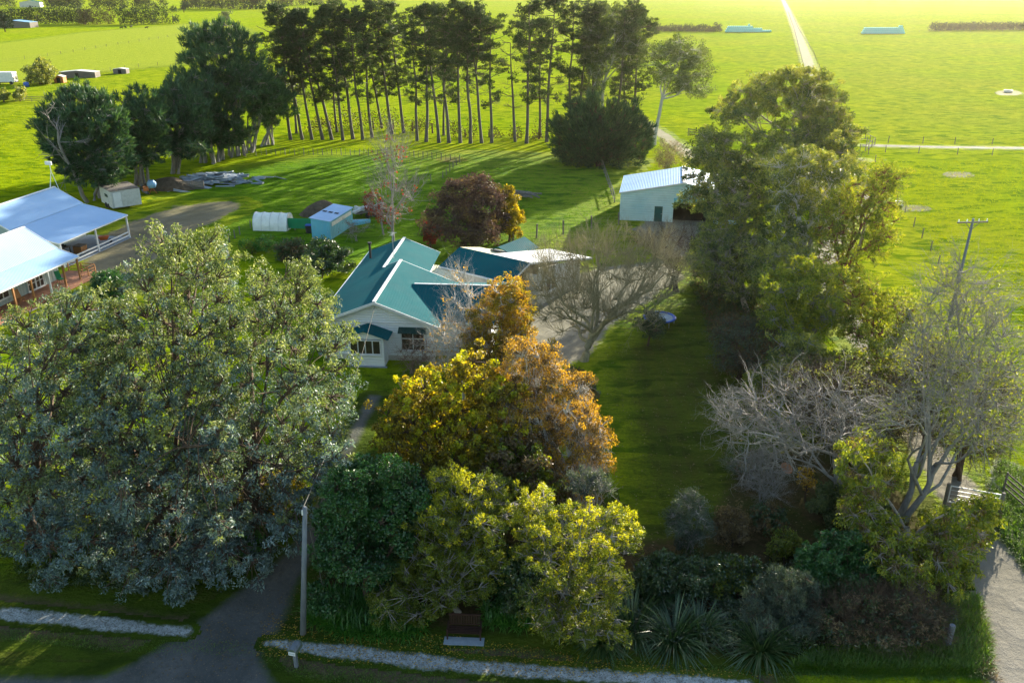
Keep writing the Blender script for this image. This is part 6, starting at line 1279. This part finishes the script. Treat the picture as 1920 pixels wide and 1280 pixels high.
for i, (px, py, h, R0) in enumerate([(480, 18, 20, 7), (548, 12, 22, 8), (600, 10, 18, 8), (662, 8, 14, 7), (425, 42, 7, 4), (730, 6, 16, 8), (345, 24, 9, 4), (10, 60, 9, 5)]):
    b = G(px, py); r = np.random.default_rng(300 + i); rt = empty('far_tree', b, 0, ['far dark tree at the right end of the clipped hedges', 'far round tree directly above the left pines', 'far pale tree left of a gap above the pines', 'small far tree on the top edge above the pines', 'lone grey bush right of the tall macrocarpa top', 'far tree on the top edge beyond the middle pines', 'narrow far tree at the end of the far hedge', 'tree at the left edge below the nearest shelter belt'][i], 'tree', 'lone trees in the far paddocks')
    C = np.column_stack([r.normal(0, R0 * .38, 34), r.normal(0, R0 * .38, 34), h * r.uniform(.3, .95, 34)]); V, f = leaves(C, 40, R0 * .35, r, (R0 * .2, R0 * .08)); np_mesh('crown', V, [f], M['hedge' if i not in (2, 4) else 'greygreen'], rt); MB().cyl((0, 0, 0), (0, 0, h * .7), .4, .2, 6).build('trunk', M['bark_brown'], rt)
# bale stacks
def bale_proto():
    rt = empty('wrapped_bale', (0, 0, 0)); mb = MB(); n = 14
    prof = [(.05, -.6), (.5, -.6), (.6, -.52), (.62, 0), (.6, .52), (.5, .6), (.05, .6)]
    for r0, y in prof:
        for i in range(n): a = 2 * math.pi * i / n; mb.v.append((r0 * math.cos(a), y, .62 + r0 * math.sin(a)))
    for k in range(len(prof) - 1):
        for i in range(n): mb.f.append((k * n + i, k * n + (i + 1) % n, (k + 1) * n + (i + 1) % n, (k + 1) * n + i))
    mb.f.append(tuple(range(n))[::-1]); mb.f.append(tuple(range((len(prof) - 1) * n, len(prof) * n)))
    mb.build('wrap', M['bale'], rt, smooth=True); return rt
bp0 = bale_proto(); first = True
for si, (a, b, n, lb) in enumerate([((1362, 61), (1448, 61), 22, 'turquoise wrapped bale in the stack left of the farm track'), ((1618, 64), (1698, 64), 21, 'turquoise wrapped bale in the stack right of the farm track')]):
    A = G(*a); B = G(*b); d = (B - A) / n; ang = math.atan2(d.y, d.x)
    rows = [(i, l) for l in range(3) for i in range(n - l - (si == 0) * l * 4)] + [(9 if si == 0 else 16, 3), (17 if si else 9, 3)][:1 + si]
    for i, l in rows:
        for dp in ((0,) if l == 3 else (0, 1.3)):
            q = A + d * (i + l * .5) + Vector((-d.y, d.x, 0)).normalized() * dp; q.z = l * 1.08
            kw = dict(label=lb + (' , lowest row' if l == 0 else ' , second row' if l == 1 else ' , upper row').replace(' ,', ','), group='wrapped bales ' + ('left' if si == 0 else 'right') + ' of the farm track, ' + ('lowest' if l == 0 else 'second' if l == 1 else 'upper') + ' row')
            s = d.length / 1.3
            if first: bp0.location = q; bp0.rotation_euler.z = ang; bp0['label'] = kw['label']; bp0['group'] = kw['group']; bp0['category'] = 'bale'; bp0.scale = (s, 1, 1); first = False
            else: copy_thing(bp0, q, ang, (s, 1, 1), kw['label'], kw['group'])
# far sheds, truck box, cattle
def small_building(name, label, cat, px, py, sx, sy, h, rz, wall, roof, roofh=.6):
    p = G(px, py); rt = empty(name, p, rz, label, cat)
    MB().prism([(-sx / 2, 0), (sx / 2, 0), (sx / 2, h), (0, h + roofh * .9), (-sx / 2, h)], -sy / 2, sy / 2).build('wall', M[wall], rt)
    MB().slab([(-sx / 2 - .1, -sy / 2 - .1, h + .05), (0, -sy / 2 - .1, h + roofh + .05), (0, sy / 2 + .1, h + roofh + .05), (-sx / 2 - .1, sy / 2 + .1, h + .05)], .05).slab([(0, -sy / 2 - .1, h + roofh + .05), (sx / 2 + .1, -sy / 2 - .1, h + .05), (sx / 2 + .1, sy / 2 + .1, h + .05), (0, sy / 2 + .1, h + roofh + .05)], .05).build('roof', M[roof], rt)
    MB().bb(-.5, .5, -sy / 2 - .05, -sy / 2 - .003, 0, min(2, h * .9)).build('door', M['dark'], rt); return rt
small_building('far_shed', 'low ruined shed with pale broken roof right of the round tree', 'shed', 150, 145, 11, 4, 1.6, .05, 'grey_wood', 'white_dirty', .5)
small_building('far_shed', 'pale open calf shelter by the hay field fence', 'shed', 228, 138, 4.2, 2.5, 1.4, 0, 'grey_wood', 'white_dirty', .3)
small_building('far_shed', 'tiny hut with pink white roof in front of the round tree', 'hut', 114, 155, 2.6, 2.6, 1.7, .1, 'brick', 'white_dirty', .4)
small_building('far_shed', 'long low dark roofed shed under the nearest shelter belt', 'shed', 32, 52, 22, 10, 3.2, 0, 'grey_wood', 'shed_roof', 1.2)
small_building('far_shed', 'far pale green roofed barn in the top left', 'barn', 60, 14, 20, 12, 5, .2, 'white_dirty', 'teal_roof', 2)
small_building('barn', 'grey barn glimpsed through the gums beside the gravel road', 'barn', 1545, 362, 7.5, 7, 2.8, -.2, 'grey_wood', 'white_roof', .7)
tkp = G(14, 158); tk = empty('truck_box', tkp, .05, 'white truck box body parked at the far left', 'truck body'); MB().bb(-2.6, 2.6, -1.4, 1.4, .7, 3.4).build('box', M['white'], tk); MB().bb(-2.7, 2.7, -1.3, 1.3, .5, .69).build('chassis', M['dark'], tk)
for x in (-1.8, 1.8): MB().cyl((x, -1.45, .45), (x, -1.0, .45), .45, n=12).build('wheel', M['black'], tk)
p = G(50, 163); tk2 = empty('farm_drum', p, 0, 'blue drum in front of the round tree', 'drum'); MB().lathe((0, 0, 0), [(.01, 0), (.7, 0), (.72, .6), (.7, 1.2), (.01, 1.25)], 14).build('body', M['blue'], tk2, smooth=True); MB().cyl((0, 0, 1.25), (0, 0, 1.35), .2).build('cap', M['white'], tk2)
def cow(px, py, rz, label):
    p = G(px, py); me = bpy.data.meshes.new('cow')
    V = [(-.75, 0, 1.15), (-.3, 0, 1.05), (.3, 0, 1.08), (.75, 0, 1.2), (1.1, 0, 1.35), (1.45, 0, 1.15)]; E = [(0, 1), (1, 2), (2, 3), (3, 4), (4, 5)]; Rd = [.34, .42, .42, .34, .2, .13]
    for base, x in ((0, -.7), (3, .65)):
        for s in (-.25, .25):
            k = len(V); V += [(x, s, .85), (x + (-.08 if base == 0 else .02), s, .45), (x, s, .04)]; E += [(base, k), (k, k + 1), (k + 1, k + 2)]; Rd += [.16, .09, .07]
    k = len(V); V += [(-1.05, 0, 1.1), (-1.12, 0, .6)]; E += [(0, k), (k, k + 1)]; Rd += [.05, .04]
    me.from_pydata(V, E, []); me.materials.append(M['cow']); o = bpy.data.objects.new('cow', me); COL.objects.link(o); o.location = p; o.rotation_euler = (0, 0, rz)
    o.modifiers.new('skin', 'SKIN'); o.modifiers.new('sub', 'SUBSURF').levels = 1; o.modifiers['sub'].render_levels = 1
    for i, rd in enumerate(Rd): me.skin_vertices[0].data[i].radius = (rd, rd)
    me.skin_vertices[0].data[0].use_root = True; tag(o, label, 'cow', 'cattle in the far left field')
cow(228, 55, .2, 'black cow at the left of the far group'); cow(236, 54, 2.5, 'black cow close beside the leftmost one'); cow(246, 53, 1.2, 'black cow standing alone in the middle of the far group'); cow(275, 55, .3, 'black cow lying furthest right of the far group')

# ------------------------------------------------------------ air
hz = MB().bb(-1900, 1900, -60, 3400, -1.0, 34.0).build('haze', [bpy.data.materials.new('haze')]); tag(hz, kind='stuff')
hm = hz.data.materials[0]; hm.use_nodes = True; ht = hm.node_tree; ht.nodes.clear()
pv = ht.nodes.new('ShaderNodeVolumePrincipled'); pv.inputs['Color'].default_value = (1.0, 0.95, 0.82, 1); pv.inputs['Density'].default_value = 0.00004; pv.inputs['Anisotropy'].default_value = 0.8
hoo = ht.nodes.new('ShaderNodeOutputMaterial'); ht.links.new(pv.outputs[0], hoo.inputs['Volume'])
